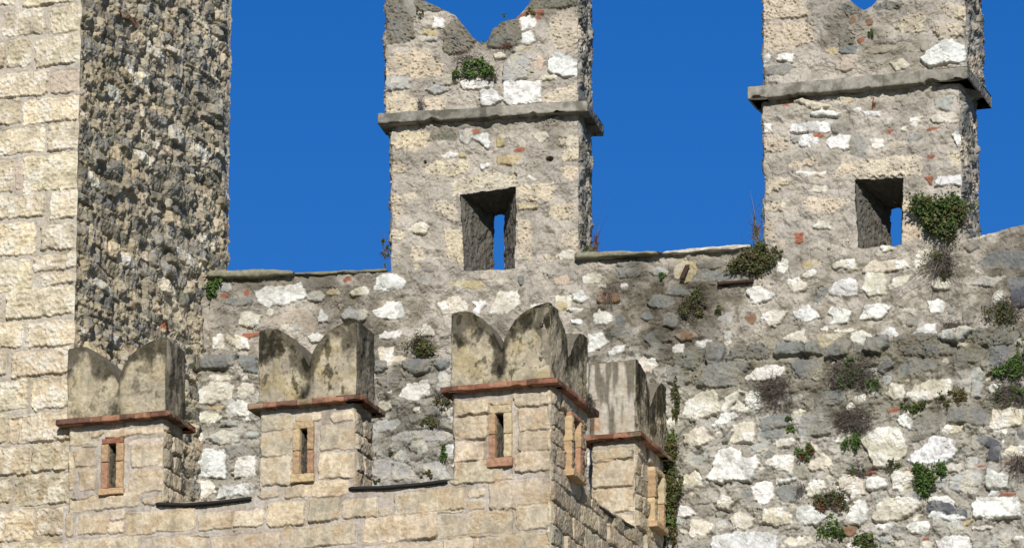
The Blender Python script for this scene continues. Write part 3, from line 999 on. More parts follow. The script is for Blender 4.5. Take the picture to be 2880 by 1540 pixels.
# ================================================================== fields
MORT = alb(196, 187, 172); MORT2 = alb(176, 168, 154); MDARK = alb(184, 178, 165)
zlow = float(WC.un(2840, 1450)[1]); ztop = float(WC.un(1288, -170)[1])
s_l = float(WC.un(455, 800)[0]); s_r = float(WC.un(2840, 800)[0])
FC = Field(s_l, s_r, zlow, ztop, 11)
ledge = zl(WC, [(440,902),(1000,905),(1300,895),(1690,872),(2150,868),(2330,838),(2700,800)])
FC.mortar(MORT, .80, .009, MORT2)
low = sst(ledge(FC.S) - FC.Z + .012*FC.n2, -.01, .03)
FC.col = FC.col*(1 - low[..., None]) + (np.array(MDARK)*(1 + .2*FC.n2[..., None]))*low[..., None]
FC.d += low*.03
FC.d += .020*FC.n2*low
for key in 'ABCDEFGHPQ': traced(FC, WC, key)
for key in 'IJKL': traced(FC, WC, key, .9)
smA = [WC.un(x, 500)[0] for x in (983, 1456)]; smB = [WC.un(x, 500)[0] for x in (1921, 2420)]
rubble(FC, 3200, (.035, .19), (.5, .95), [('C',5),('W',4),('M',4),('G',1.5),('L',4),('K',.6)], (.010, .035), tol=.07,
       cond=lambda s, z, r: z < ledge(s) - .03)
rubble(FC, 2800, (.05, .20), (.5, .95), [('C',5),('W',1.5),('M',4),('L',6),('G',1.5)], (.009, .028), tol=.16,
       cond=lambda s, z, r: z < ledge(s) - .03)
rubble(FC, 1500, (.02, .07), (.45, .9), [('C',4),('M',4),('G',2),('W',1),('R',.5),('K',1)], (.004, .02), tol=.02,
       cond=lambda s, z, r: z < ledge(s) - .03)
topA = zl(WC, [(940,684),(1100,684),(1180,682),(1300,676),(1450,660),(1890,630),(2480,590),(2700,545)])
rubble(FC, 700, (.03, .13), (.4, .8), [('M',6),('C',2),('G',2),('L',2),('B',2)], (.004, .018), tol=.03,
       cond=lambda s, z, r: ledge(s) < z < topA(s) )
rubble(FC, 600, (.05, .24), (.22, .5), [('T',5),('M',3),('C',2),('R',.2),('B',2),('L',1)], (.003, .014), tol=.03,
       cond=lambda s, z, r: z > topA(s) and r.rand() < .8)
# repaired mortar spread over part of the upper wall leaves a paler, smoother skin
FC.finish(0, .016)
DK = np.array([.40, .385, .34]); OL = np.array([.50, .48, .36]); GY = np.array([.55, .55, .53])
for (x, y, rx, ry, a, c) in [(700,715,260,50,.75,DK),(620,780,120,80,.5,GY),(850,770,110,120,.65,DK),(930,850,80,60,.5,DK),(1650,770,210,125,.95,DK),(1560,700,120,60,.6,DK),(1800,700,120,90,.7,DK),
        (1700,860,170,60,.6,DK),(2540,680,110,130,.75,DK),(2560,640,90,70,.5,DK),(2520,850,80,60,.5,DK),(2100,905,540,75,.7,OL),(1900,960,260,70,.4,OL),(1750,880,120,60,.5,DK),(2350,900,220,50,.45,DK),
        (2250,1000,280,90,.6,OL),(2400,1080,160,60,.3,OL),(2500,980,140,140,.45,OL),(1040,1090,110,150,.75,GY),(1020,950,110,70,.7,DK),(1030,1060,70,60,.5,DK),(500,1000,60,110,.4,OL),(560,930,60,40,.5,DK),
        (1720,1150,60,160,.35,OL),(2200,1150,120,70,.3,OL),(1000,30,60,70,.45,GY),(1180,80,70,60,.55,DK),(1260,80,60,70,.5,DK),(1400,20,90,40,.5,DK),
        (1440,120,40,120,.2,GY),(1210,330,230,22,.45,DK),(1400,330,60,60,.55,DK),(1050,400,90,40,.3,DK),(2180,90,110,80,.5,DK),(2130,50,90,60,.4,DK),(2300,30,110,40,.4,DK),(2250,140,160,60,.3,OL),(2000,240,60,40,.3,DK),(2230,265,220,25,.3,GY)]:
    FC.tint(ell(FC, WC, x, y, rx, ry, int(x) % 7)*a, c)
FC.tint(sst(fbm(FC.S, FC.Z, .45, 340, 5), -.05, .55)*.42*(1 - .75*sst(ledge(FC.S) - .45 - FC.Z, -.2, .3))*(1 - .5*sst(FC.Z - topA(FC.S), -.1, .1)), GY)
FC.tint(sst(fbm(FC.S, FC.Z, .13, 345, 4), .15, .5)*.40, np.array([.62, .61, .56]))
JD = np.array([.46, .44, .37])                            # soot and moss gathered in the joints
jn = sst(fbm(FC.S, FC.Z, .11, 351, 5) + .5*fbm(FC.S, FC.Z, .6, 352, 3), -.05, .45)
FC.tint(jn*(FC.st > .8)*.62*(1 - .8*sst(FC.Z - topA(FC.S), -.25, .0))*(1 - .35*sst(ledge(FC.S) - .5 - FC.Z, -.2, .2)), JD)
# ================================================================== curtain wall
zT = zl(WC, [(440,706),(525,700),(745,692),(965,684),(1100,684),(1180,682),(1300,676),(1450,658),(1660,642),(1740,635),(1890,626),(1921,630),(2200,622),(2270,616),(2420,604),(2481,592),(2576,564),(2700,535)])
base_c = (*WC.xy(float(WC.un(1500, 900)[0])), 0.0)
curtain = empty('curtain_wall', base_c, label='tall rubble curtain wall with two big notched merlons against the blue sky', cat='castle wall')
buf = Buf()
sc = np.arange(s_l, s_r, RES); lo = np.full(len(sc), zlow); hi = zT(sc)
Z = rows(None, sc, lo, hi, int((hi.mean() - zlow)/RES)); S = np.repeat(sc[:, None], Z.shape[1], 1)
d, c = FC.sample(S, Z)
V = np.concatenate([WC.xy(S) + WC.nn(S)*d[..., None], Z[..., None]], -1); buf.grid(V, c)
T = V[:, -1]; t = np.linspace(0, 1, 30)[None, :, None]
nb = WC.nn(sc); back = np.concatenate([WC.xy(sc) - nb*.62, (hi + .0)[:, None]], 1)
G = T[:, None]*(1 - t) + back[:, None]*t
G[..., 2] += .01*fbm(np.repeat(sc[:, None], 30, 1), np.repeat(t[0, :, 0][None]*.6, len(sc), 0), .2, 61, 4)*np.sin(np.pi*t[..., 0])
buf.grid(G, c[:, -1][:, None]*.9)
sk = np.linspace(s_l, s_r, 60); coarse(buf, WC.xy(sk), -.2, zlow, MDARK)
sk = np.linspace(s_l, s_r, 60); coarse(buf, WC.xy(sk)[::-1] - WC.nn(sk)[::-1]*.62, -.2, float(hi.min()) , MDARK)
e0 = WC.xy(s_r); e1 = e0 - WC.nn(s_r)*.62; coarse(buf, np.array([e0, e1]), -.2, float(zT(s_r)) + .03, MDARK)
buf.build('wall', M_STONE, curtain, base_c)
LICH = alb(150, 146, 122)
def coping(name, pts_t, pts_b, dout, color, seed, label=None):
    b = Buf(); ft, fb = zl(WC, pts_t), zl(WC, pts_b); s0, s1 = WC.un(pts_t[0][0], pts_t[0][1])[0], WC.un(pts_t[-1][0], pts_t[-1][1])[0]
    slab(b, WC, s0, s1, fb, ft, dout, -.5, color, .010, seed)
    o = b.build(name, M_STONE, curtain, base_c)
    if label: o['label'] = label
coping('coping', [(524,687),(600,684),(690,683),(745,688)], [(524,702),(600,703),(690,698),(745,694)], .085, LICH, 3)
coping('coping', [(740,688),(800,686),(880,683),(975,677)], [(740,693),(800,692),(880,689),(975,684)], .035, LICH*.8, 8)
coping('coping', [(1449,641),(1500,638),(1600,638),(1672,639)], [(1449,656),(1500,654),(1600,648),(1672,644)], .085, LICH, 5)
coping('coping', [(1668,638),(1740,629),(1800,624),(1895,617)], [(1668,643),(1740,638),(1800,633),(1895,627)], .06, PAL['C']*.95, 6, 'whitish coping slab')
b = Buf(); s0, z0 = WC.un(1808, 720); s1, z1 = WC.un(1897, 706)
wbox(b, WC, s0, s1, z0, z1, -.03, .055, (.05, .03, .02), 3, .001)
bar = b.build('iron_bar', M_IRON, curtain, base_c)
b = Buf(); p = [P3(WC, 1716, 703, .02), P3(WC, 1731, 669, .02)]
ax = p[1] - p[0]; sd = np.array([.018*math.cos(.2), -.018*math.sin(.2), 0]); up = np.array([0, -.022, 0])
ring = np.array([[q - sd, q - sd + up, q + sd + up, q + sd] for q in (p[0], p[0] + ax*.5, p[1])])
ring = ring.transpose(1, 0, 2); b.grid(ring, (.05, .035, .03), None, True)
b.add([p[0]-sd, p[0]-sd+up, p[0]+sd+up, p[0]+sd], (.05,.03,.02), [[0,1,2,3]]); b.add([p[1]-sd, p[1]-sd+up, p[1]+sd+up, p[1]+sd], (.05,.03,.02), [[3,2,1,0]])
b.build('iron_cramp', M_IRON, curtain, base_c, smooth=False)
# survey number painted on a little white stone
cu = bpy.data.curves.new('number_tag', 'FONT'); cu.body = '108'; cu.size = .040; cu.align_x = 'CENTER'; cu.extrude = .001
to = bpy.data.objects.new('tmp', cu); C.objects.link(to); dg = bpy.context.evaluated_depsgraph_get()
me = bpy.data.meshes.new_from_object(to.evaluated_get(dg)); bpy.data.objects.remove(to)
q = P3(WC, 490.5, 1046, .05); n = WC.nn(float(WC.un(491, 1043)[0]))
for v in me.vertices:
    x, y, _ = v.co; v.co = (q[0] - n[1]*x + n[0]*.0 - base_c[0] + n[0]*_*1, q[1] + n[0]*x - base_c[1] + n[1]*_, q[2] + y)
me.materials.clear(); me.materials.append(M_LEAD); to = bpy.data.objects.new('painted_number', me); C.objects.link(to); to.parent = curtain
# ------------------------------------------------------------------ the two big merlons
def side_field(L, z0, z1, seed, codes, dark=.9, pr=(.004, .022), wr=(.07, .26), base=None):
    f = Field(0, L, z0, z1, seed, RES*1.25)
    f.mortar(np.array(MORT if base is None else base)*dark, 1.0, .009)
    rubble(f, 900, wr, (.4, .85), codes, pr, tol=.05)
    f.d *= .4 + .6*sst(L - .1 - f.S, -.02, .12)
    f.finish(); f.tint(sst(fbm(f.S, f.Z, .3, seed + 7, 4), -.3, .5)*.5, DK)
    return f
def big_merlon(x0, x1, xs, xu0, xu1, yc, corn, prof, hole, slot, seed, oh, lab, hole_d=0):
    th = xs
    s0, s1 = WC.un(x0, 500)[0], WC.un(x1, 500)[0]
    WBk = WC.off(-th)
    cy = lambda s: zl(WC, corn)(s)
    zc = float(np.mean([WC.un(*q)[1] for q in corn]))
    sides = side_field(th + .1, float(zT(s1)) - .1, ztop, seed, [('K',4),('T',3),('M',3),('G',1)])
    left = side_field(th + .1, float(zT(s0)) - .1, ztop, seed + 3, [('K',4),('T',3),('M',3)])
    def segs(a, b, h, hb):
        s = np.arange(a, b, RES); s[-1] = b
        F0, F1 = WC.xy(a), WC.xy(b); n0, n1 = WC.nn(a), WC.nn(b)
        t0, t1 = np.array([-n0[1], n0[0]]), np.array([-n1[1], n1[0]])
        pl, ul = line(F0 - n0*th, F0, .006); pr_, ur = line(F1, F1 - n1*th, .006)
        sb = np.linspace(b, a, 300 if hb is not None else 60)
        return [Seg(pl, np.repeat([-t0], len(pl), 0), left, th - ul), Seg(WC.xy(s), WC.nn(s), FC, s, h),
                Seg(pr_, np.repeat([t1], len(pr_), 0), sides, ur), Seg(WBk.xy(sb), -WBk.nn(sb), None, sb, hb)]
    hs = np.array([WC.un(*q) for q in hole]); hb = np.array([WBk.un(*q) for q in slot])
    hs2 = hs.copy(); hs2[2:, 1] -= .05; hb2 = hb.copy(); hb2[2:, 1] -= .08
    root = Buf()
    sg = segs(s0, s1, hs2, hb2)
    def lo(i, u):
        if i == 1: return zT(u) - .002
        return np.full(len(u), float(zT(s0 if i == 0 else s1)) - .06) if i != 3 else zT(u) - .02
    block(root, sg, lo, lambda i, u: np.full(len(u), zc + .02), int((zc - float(zT(s0)))/RES), .02)
    F = []
    for k, (s, z) in enumerate(hs):
        dd = float(FC.sample(np.array([s]), np.array([z]))[0][0]) - .012; p = WC.xy(s) + WC.nn(s)*dd; F.append([p[0], p[1], z])
    Bk = []
    for (s, z) in hb: p = WBk.xy(s); Bk.append([p[0], p[1], z])
    Bk[2][2] = F[2][2]; Bk[3][2] = F[3][2]
    F[2][2] -= .03; F[3][2] -= .03; Bk[2][2] -= .03; Bk[3][2] -= .03
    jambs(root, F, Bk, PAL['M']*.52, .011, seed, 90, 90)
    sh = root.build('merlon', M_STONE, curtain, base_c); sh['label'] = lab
    # cornice
    p0, p1 = WC.xy(s0), WC.xy(s1); n = WC.nn((s0 + s1)/2); t = np.array([-n[1], n[0]])
    a0 = p0 - t*oh + n*oh; a1 = p1 + t*oh + n*oh
    cb = Buf(); hgt = .082 if seed < 60 else .10
    band(cb, [a0, a1, a1 - n*(th + 2*oh), a0 - n*(th + 2*oh)], zc, zc + hgt, [alb(156,151,139), alb(147,142,128), alb(163,157,143)], .52, .3, True, 9, .006, .010, seed, .010)
    o = cb.build('cornice', M_STONE, sh, base_c)
    # upper, forked block
    u0, u1 = WC.un(xu0, 150)[0], WC.un(xu1, 150)[0]
    pf = np.array([WC.un(*q) for q in prof]); pr = lambda u: np.interp(u, pf[:, 0], pf[:, 1])
    sg = segs(u0, u1, None, None)
    sb = np.linspace(u1, u0, 300); sg[3] = Seg(WBk.xy(sb), -WBk.nn(sb), None, sb)
    ub = Buf()
    def hi2(i, u):
        if i in (1, 3): return pr(u)
        return np.full(len(u), float(pr(u0 if i == 0 else u1)))
    zu = zc + hgt - .012
    block(ub, sg, lambda i, u: np.full(len(u), zu), hi2, int((pf[:, 1].mean() - zu)/RES) + 60, .02, True, (1, 3))
    ub.build('forked_top', M_STONE, sh, base_c)
    return sh
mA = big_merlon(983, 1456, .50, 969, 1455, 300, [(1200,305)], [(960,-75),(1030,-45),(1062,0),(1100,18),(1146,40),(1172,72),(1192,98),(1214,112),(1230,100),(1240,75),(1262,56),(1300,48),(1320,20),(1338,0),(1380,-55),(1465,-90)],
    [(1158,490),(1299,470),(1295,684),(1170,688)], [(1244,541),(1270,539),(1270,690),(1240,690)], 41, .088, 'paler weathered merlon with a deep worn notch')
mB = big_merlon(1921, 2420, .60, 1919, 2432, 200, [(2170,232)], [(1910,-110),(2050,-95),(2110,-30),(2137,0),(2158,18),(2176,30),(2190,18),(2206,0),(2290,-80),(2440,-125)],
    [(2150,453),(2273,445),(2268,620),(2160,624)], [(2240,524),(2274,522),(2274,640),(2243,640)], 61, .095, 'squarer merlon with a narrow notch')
# ================================================================== tower
base_t = (*tq, 0.0)
tower = empty('stone_tower', base_t, label='square stone tower with a sunlit cream block face and a rough raked side', cat='tower')
tz0, tz1 = float(WT.un(100, 1450)[1]), float(WT.un(577, -40)[1]) + .5
FT = Field(0, STC + .05, tz0, tz1, 21); FT.mortar(alb(200,190,174), .45, .003, alb(188,178,160))
FT.d -= .002
ashlar(FT, 0, .50, tz0, tz1, np.random.RandomState(4), 'A', (.16, .2), (.2, .45), .6); ashlar(FT, .3, STC + .03, float(WT.un(100, -25)[1]), tz1, np.random.RandomState(5), 'A', (.16, .2), (.2, .4), .6)
for k in 'MNO': traced(FT, WT, k, .42)
FT.finish(0, .009); FT.tint(sst(FT.Z*0 + fbm(FT.S, FT.Z, .2, 5, 4) + (WT.un(100, 900)[1] - FT.Z)*.5, .1, .6)*.35, np.array([.74, .64, .47]))
FT.tint(sst(fbm(FT.S, FT.Z, .12, 9, 4), .1, .6)*.4, np.array([.96, .91, .80]))
FT.tint(sst(fbm(FT.S, FT.Z, .11, 12, 4) + (WT.un(100, 1000)[1] - FT.Z)*.35, .35, .7)*.7*np.minimum(1, FT.rg), np.array([.68, .56, .38]))
FT.tint(sst(fbm(FT.S, FT.Z, .3, 14, 4), .1, .6)*.45, np.array([.80, .80, .80]))
LS = STE - STC
FS = Field(0, LS + .05, tz0, tz1, 31, RES*1.3, .008)
FS.mortar(alb(196,184,158), 1.0, .016, alb(172,160,136))
FS.d *= 1.2; FS.d -= .004
def split_stones(n, wr, hr, pr, codes, tol):
    r = FS.rr; cl, wt = zip(*codes); wt = np.array(wt)/sum(wt)
    for k in range(n):
        q = (k/n)**.6; w = (wr[1] + (wr[0] - wr[1])*q)*r.uniform(.8, 1.25); h = (hr[1] + (hr[0] - hr[1])*q)*r.uniform(.7, 1.2)
        P = blob(r.uniform(0, LS), r.uniform(tz0, tz1), w, h, r, r.randint(5, 9), 4, .2)
        if not FS.free(P, tol): continue
        code = cl[r.choice(len(cl), p=wt)]; st = dict(style(code)); st.update(edge=.007, rough=.62, pit=.45, ragged=.003, facet=1, vary=.2)
        FS.paint(P, PAL[code]*1.12, r.uniform(*pr), groove=.012, **st)
CS = (('K',3.),('M',5.),('G',.3),('C',1.1),('s',4.),('L',.5),('O',.1),('R',.04))
r = FS.rr; cl_, wt_ = zip(*CS); wt_ = np.array(wt_)/sum(wt_); z = tz0
while z < tz1:                                           # rough courses, every block proud of its beds by its own amount
    hc = r.choice([r.uniform(.06, .095), r.uniform(.095, .15)]); s = -r.uniform(0, .2)
    while s < LS:
        wc = r.uniform(.10, .46)*(.7 + hc*3); dz = r.uniform(-.012, .012)
        if r.rand() < .87:
            P = rectp(s + .006, s + wc - .006, z + dz + .005, z + dz + hc*r.uniform(.78, 1.0) - .005, r, .010, .022)
            st = dict(style('K')); code = cl_[r.choice(len(cl_), p=wt_)]; st = dict(style(code)); st.update(edge=.007, rough=.6, pit=.35, ragged=.003, facet=.6, vary=.26)
            FS.paint(P, PAL[code]*np.array([1.24, 1.19, 1.08]), r.choice([r.uniform(.006, .022), r.uniform(.022, .060)], p=[.6, .4]), groove=.011, **st)
        s += wc
    z += hc
split_stones(900, (.04, .12), (.03, .06), (.006, .03), CS, .14)
rd = ridge(FS.S, FS.Z*1.5, .10, 37, 3); FS.d += .005*rd*np.minimum(FS.rg, 1.2); FS.d += .02*fbm(FS.S, FS.Z, .6, 38, 3)
FS.d *= .74*(.35 + .65*sst(LS - FS.S, .0, .22))
FS.finish()
FS.tint(sst(1.0 - FS.S/LS*1.6 + .6*fbm(FS.S, FS.Z, .4, 39, 4), 0, 1)*.4, np.array([.84, .77, .60]))
FS.tint(sst(fbm(FS.S, FS.Z, .25, 40, 4), .0, .6)*.3, np.array([.66, .64, .56]))
sf = np.arange(0, STC, RES); sf[-1] = STC; ss = np.arange(STC, STE, RES*1.5)[1:]
zf = int((tz1 - tz0)/RES)
nF = np.repeat([[-tTf[1]*-1*-1, 0]], len(sf), 0); nF = np.repeat([np.array([tTf[1], -tTf[0]])], len(sf), 0); nS = np.repeat([np.array([tTs[1], -tTs[0]])], len(ss), 0)
V, Cc, off = block(None, [Seg(WT.xy(sf), nF, FT, sf), Seg(WT.xy(ss), nS, FS, ss - STC)], lambda i, u: np.full(len(u), tz0), lambda i, u: np.full(len(u), tz1), zf, .004, False, add=False)
b = Buf(); b.grid(V[:off[1]], Cc[:off[1]]); coarse(b, WT.xy(np.array([0, STC])), -.2, tz0, PAL['A']*.9); coarse(b, WT.xy(np.array([0, STC])), tz1, tz1 + 2, PAL['A']*.9)
b.build('front_wall', M_STONE, tower, base_t)
b = Buf(); b.grid(V[off[1]-1:], Cc[off[1]-1:]); coarse(b, WT.xy(np.array([STC, STE])), -.2, tz0, PAL['M']*.8); coarse(b, WT.xy(np.array([STC, STE])), tz1, tz1 + 2, PAL['M']*.8)
e2 = te - tTf*2.4; coarse(b, np.array([te, e2]), -.2, tz1 + 2, PAL['M']*.7)
o = b.build('side_wall', M_STONE, tower, base_t); o['label'] = 'rough grey-brown rubble side'
# ================================================================== turret with small merlons
base_b = (*bc, 0.0)
turret = empty('battlemented_turret', base_b, label='low turret of cream ashlar with small plastered swallowtail merlons in front of the wall', cat='turret')
bz0, bz1 = float(WB.un(1300, 1450)[1]) - .25, float(WB.un(1384, 930)[1])
FB = Field(0, SBE + .05, bz0, bz1, 51); FB.mortar(alb(196,186,172), .35, .002, alb(186,174,160)); FB.d -= .004
for k in ('S4', 'S5', 'S6'): traced(FB, WB, k, .55)
ashlar(FB, SBC + .0, SBE, bz0, bz1, np.random.RandomState(8), 'S', (.13, .19), (.22, .5))
FB.finish(.008, .004); FB.tint(sst(fbm(FB.S, FB.Z, .3, 58, 4), .0, .6)*.45, np.array([.76, .72, .64])); FB.tint(sst(fbm(FB.S, FB.Z, .08, 57, 4), .1, .5)*.45, np.array([.76, .70, .60]))
FB.tint(sst(fbm(FB.S*2.2, FB.Z*.5, .14, 56, 4) + sst(FB.Z - zl(WB, [(150,1276),(1383,1186)])(FB.S), -.12, .02)*.3, .25, .7)*.5*(FB.S < SBC), np.array([.6, .58, .54])); 
FB.tint(sst((FB.S - SBC)/.05, 0, 1)*sst(fbm(FB.S, FB.Z, .25, 59, 4), -.4, .3)*.5, np.array([.66, .64, .56]))
zB = zl(WB, [(150,1276),(394,1266),(637,1251),(879,1233),(1129,1208),(1383,1186)])
zS = zl(WB, [(1390,1190),(1481,1248),(1540,1290),(1593,1324),(1676,1385)])
zTop = lambda s: np.where(s <= SBC, zB(np.minimum(s, SBC)), zS(s))
b = Buf(); s1_ = np.arange(0, SBC, RES); s1_[-1] = SBC; s2_ = np.arange(SBC, SBE, RES)[1:]; s2_[-1] = SBE
nf_ = np.repeat([tBn], len(s1_), 0); ns_ = np.repeat([tBr], len(s2_), 0)
pe, ue = line(be, be - tBr*.42, .02); pi, ui = line(be - tBr*.42, bl - tBn*.42, .03)
zc_ = float(zS(SBE))
V, Cc, off = block(b, [Seg(WB.xy(s1_), nf_, FB, s1_), Seg(WB.xy(s2_), ns_, FB, s2_)], lambda i, u: np.full(len(u), bz0), lambda i, u: zTop(u), 190, .012, False)
T = V[:, -1]; inner = T.copy(); inner[:off[1], :2] -= tBn*.40; inner[off[1]:, :2] -= tBr*.40
G = T[:, None]*(1 - np.linspace(0, 1, 8)[None, :, None]) + inner[:, None]*np.linspace(0, 1, 8)[None, :, None]; b.grid(G, PAL['s']*.8)
low_ = inner.copy(); low_[:, 2] = bz0; b.grid(np.stack([inner, low_], 1), PAL['s']*.7)
pe_ = np.stack([np.array([[*be, bz0], [*be, zc_]]), np.array([[*(be - tBr*.4), bz0], [*(be - tBr*.4), zc_]])]); b.grid(pe_, PAL['s']*.8)
coarse(b, WB.xy(np.array([0, SBC, SBE])), -.2, bz0, PAL['S']*.9)
b.build('wall', M_STONE, turret, base_b)
def flash(pts, out, sag=0):
    b = Buf(); f = zl(WB, pts); s = [float(WB.un(*q)[0]) for q in pts]
    slab(b, WB, s[0], s[-1], lambda x: f(x) - .024, lambda x: f(x) + .001, out, -.36, (.03, .027, .024), .0015, 4, .01)
    b.build('lead_flashing', M_LEAD, turret, base_b)
flash([(394,1264),(470,1266),(560,1259),(637,1249)], .035); flash([(879,1225),(960,1223),(1050,1216),(1129,1206)], .035)
flash([(1481,1246),(1500,1268),(1540,1295),(1593,1324)], .02)
PLAST = alb(198, 184, 154); PL2 = alb(180, 168, 144)
def cap_profile(a):                                      # swallowtail outline, a in 0..1 -> height fraction
    x = [0, .02, .10, .20, .30, .38, .44, .475, .50, .525, .57, .65, .73, .85, .95, .985, 1]
    y = [.955, .985, 1, .985, .90, .79, .665, .55, .47, .56, .69, .83, .915, .99, 1.02, 1.03, 1.0]
    return np.interp(a, x, y)
def cap(parent, FL, FR, n, th, z0, h, seed, label=None, dark=1.0, o=.02, flip=False, sdark=1.0, streaky=False, gfield=None):
    t = (FR - FL)/np.hypot(*(FR - FL)); FL = FL - t*o + n*o; FR = FR + t*o + n*o; th = th + 2*o
    w = np.hypot(*(FR - FL)); res = RES
    f = Field(0, w, z0 - .01, z0 + h*1.06, seed, res, .004); f.mortar(PLAST, .5, .0015, PL2); f.d *= .8
    top = z0 + h*cap_profile(f.S/w if not flip else 1 - f.S/w)
    f.d -= .034*np.exp(-((f.S/w - .5)*w/.022)**2)*sst((f.Z - z0)/h, .0, .45)
    f.d -= .012*np.exp(-((f.S/w - .5)*w/.07)**2)*sst((f.Z - z0)/h, .1, .5)
    f.finish(0, .006)
    dist = top - f.Z
    nz_ = fbm(f.S, f.Z*.7, .16, seed + 3, 5)
    f.st[:] = 1
    big = fbm(f.S, f.Z*.8, .26, seed + 5, 5); mid = fbm(f.S*1.3, f.Z*.8, .11, seed + 4, 5)
    f.tint(sst(.04 + .13*dark - dist + .16*nz_ + .10*dark*big, -.03, .07)*.92, np.array([.25, .25, .235]))
    f.tint(sst(mid + .5*big + (f.Z - z0)/h*.6, .50, .82)*.8*dark, np.array([.34, .34, .30]))
    f.tint(np.exp(-((f.S/w - .5)*w/.05)**2)*sst(nz_, -.7, .3)*.85, np.array([.30, .305, .28]))
    f.tint(sst(fbm(f.S, f.Z, .022, seed + 26, 3) + .5*big + .3*mid, .25, .6)*.6*dark, np.array([.42, .42, .38]))
    f.tint(sst(fbm(f.S*2.6, f.Z*.35, .12, seed + 27, 4), .1, .55)*sst((f.Z - z0)/h, .2, .8)*.5, np.array([.5, .5, .45]))
    f.tint(sst(fbm(f.S, f.Z, .05, seed + 6, 4), .05, .45)*.3, np.array([.66, .64, .58]))
    f.tint(sst(fbm(f.S, f.Z, .2, seed + 16, 4), .1, .5)*.45*dark, np.array([.82, .75, .52]))
    f.tint(sst(fbm(f.S, f.Z, .14, seed + 18, 4), .15, .5)*.5, np.array([.74, .74, .72]))
    f.tint(sst(.03 - (f.Z - z0) + .05*nz_, 0, .03)*.6, np.array([.45, .44, .38]))
    if streaky:
        v = fbm(f.S*3.2, f.Z*.35, .14, seed + 20, 5); f.tint(sst(v + (f.Z - z0)/h*.5, .1, .6)*.85, np.array([.30, .30, .27])); f.tint(sst(-v, .1, .5)*.5, np.array([1.1, 1.08, 1.04]))
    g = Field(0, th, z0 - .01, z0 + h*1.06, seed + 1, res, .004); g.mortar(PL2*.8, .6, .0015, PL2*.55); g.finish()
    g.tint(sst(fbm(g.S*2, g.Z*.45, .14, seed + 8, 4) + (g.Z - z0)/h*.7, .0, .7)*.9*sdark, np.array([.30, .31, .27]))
    if streaky:
        v = fbm(g.S*3.0, g.Z*.35, .15, seed + 20, 5); g.col[:] = np.array(alb(200,189,170)); g.tint(sst(v + (g.Z - z0)/h*.55, .15, .65)*.9, np.array([.28, .28, .25]))
        g.tint(sst(fbm(g.S, g.Z, .18, seed + 23, 4), .0, .5)*.5, np.array([.72, .66, .52]))
        q = (g.S > th - .10)*(g.Z > z0 + .05)*(g.Z < z0 + .19); g.tint(q*sst(fbm(g.S, g.Z, .06, seed + 24, 3), -.5, 0)*.9, np.array([.95, .60, .42])); g.d -= .006*sst(v, .2, .6)
    hl, hr = h*cap_profile(np.array([0., 1.])) if not flip else h*cap_profile(np.array([1., 0.]))
    pl, ul = line(FL - n*th, FL, .01); pr, ur = line(FR, FR - n*th, .01)
    s = np.arange(0, w, res); s[-1] = w; sb = np.linspace(w, 0, 80)
    pf = FL + t*s[:, None]; pb = FL - n*th + t*sb[:, None]
    sg = [Seg(pl, np.repeat([-t], len(pl), 0), g, th - ul), Seg(pf, np.repeat([n], len(s), 0), f, s), Seg(pr, np.repeat([t], len(pr), 0), g, ur), Seg(pb, np.repeat([-n], len(sb), 0), None, sb)]
    cp_ = lambda u: h*cap_profile(u/w if not flip else 1 - u/w)
    def hi(i, u):
        if i in (1, 3): return z0 + cp_(u)
        q = np.minimum(u, th - u)/th
        return z0 + (hl if i == 0 else hr) - .05*(1 - sst(q, 0, .3))*(0 if i == 0 else 1)*np.where(u > th/2, 1, 0)
    b = Buf(); block(b, sg, lambda i, u: np.full(len(u), z0), hi, int(h/res), .012, True, (1, 3), topcol=PL2*.45)
    ob = b.build('swallowtail_cap', M_PLASTER, parent, base_b)
    if label: ob['label'] = label
BRK = [alb(158,108,84), alb(140,98,78), alb(170,124,98), alb(158,134,106), alb(124,92,76)]
BRY = [alb(200,175,134), alb(188,157,120), alb(208,188,150), alb(182,140,110)]
def side_ash(L, z0, z1, seed):
    f = Field(0, L, z0, z1, seed); f.mortar(alb(190,178,160), .5, .003); ashlar(f, 0, L, z0, z1, np.random.RandomState(seed), 'S', (.11, .16), (.16, .3)); f.finish()
    f.tint(sst(fbm(f.S, f.Z, .2, seed + 9, 4), -.3, .4)*.55, np.array([.62, .6, .52])); return f
def loophole(parent, wall, op, fr, seed, prot, mats=None):
    """op, fr: pixel boxes (x0,y0,x1,y1, slope) of opening and frame"""
    b = Buf(); r = np.random.RandomState(seed)
    s0, zt = wall.un(op[0], op[1]); s1, _ = wall.un(op[2], op[1]); zb = zt - (op[3] - op[1])*PXM*1.04
    f0, ft = wall.un(fr[0], fr[1]); f1, _ = wall.un(fr[2], fr[1]); fb = ft - (fr[3] - fr[1])*PXM*1.04
    hz = max(.03, ft - zt); bz = max(.03, zb - fb)
    k = lambda: BRY[r.randint(len(BRY))]*r.uniform(.85, 1.15)
    wbox(b, wall, f0 + .005, f1 - .004, zt - .001, zt + hz, -.02, prot*.9, BRK[0] if seed == 1 else k(), seed)
    wbox(b, wall, f0 - .012, f1 + .006, zb - bz, zb + .001, -.02, prot*1.25, k(), seed + 1)
    zm = zb + (zt - zb)*r.uniform(.45, .6)
    for a, c in ((f0, s0), (s1, f1)):
        wbox(b, wall, a, c, zm + .002, zt - .002, -.25, prot, k(), seed + 2); wbox(b, wall, a, c, zb + .002, zm - .002, -.25, prot*.92, k(), seed + 3)
    b.build('loophole_frame', M_BRICK, parent, base_b)
    return np.array([[s0, zt], [s1, zt], [s1, zb], [s0, zb]])
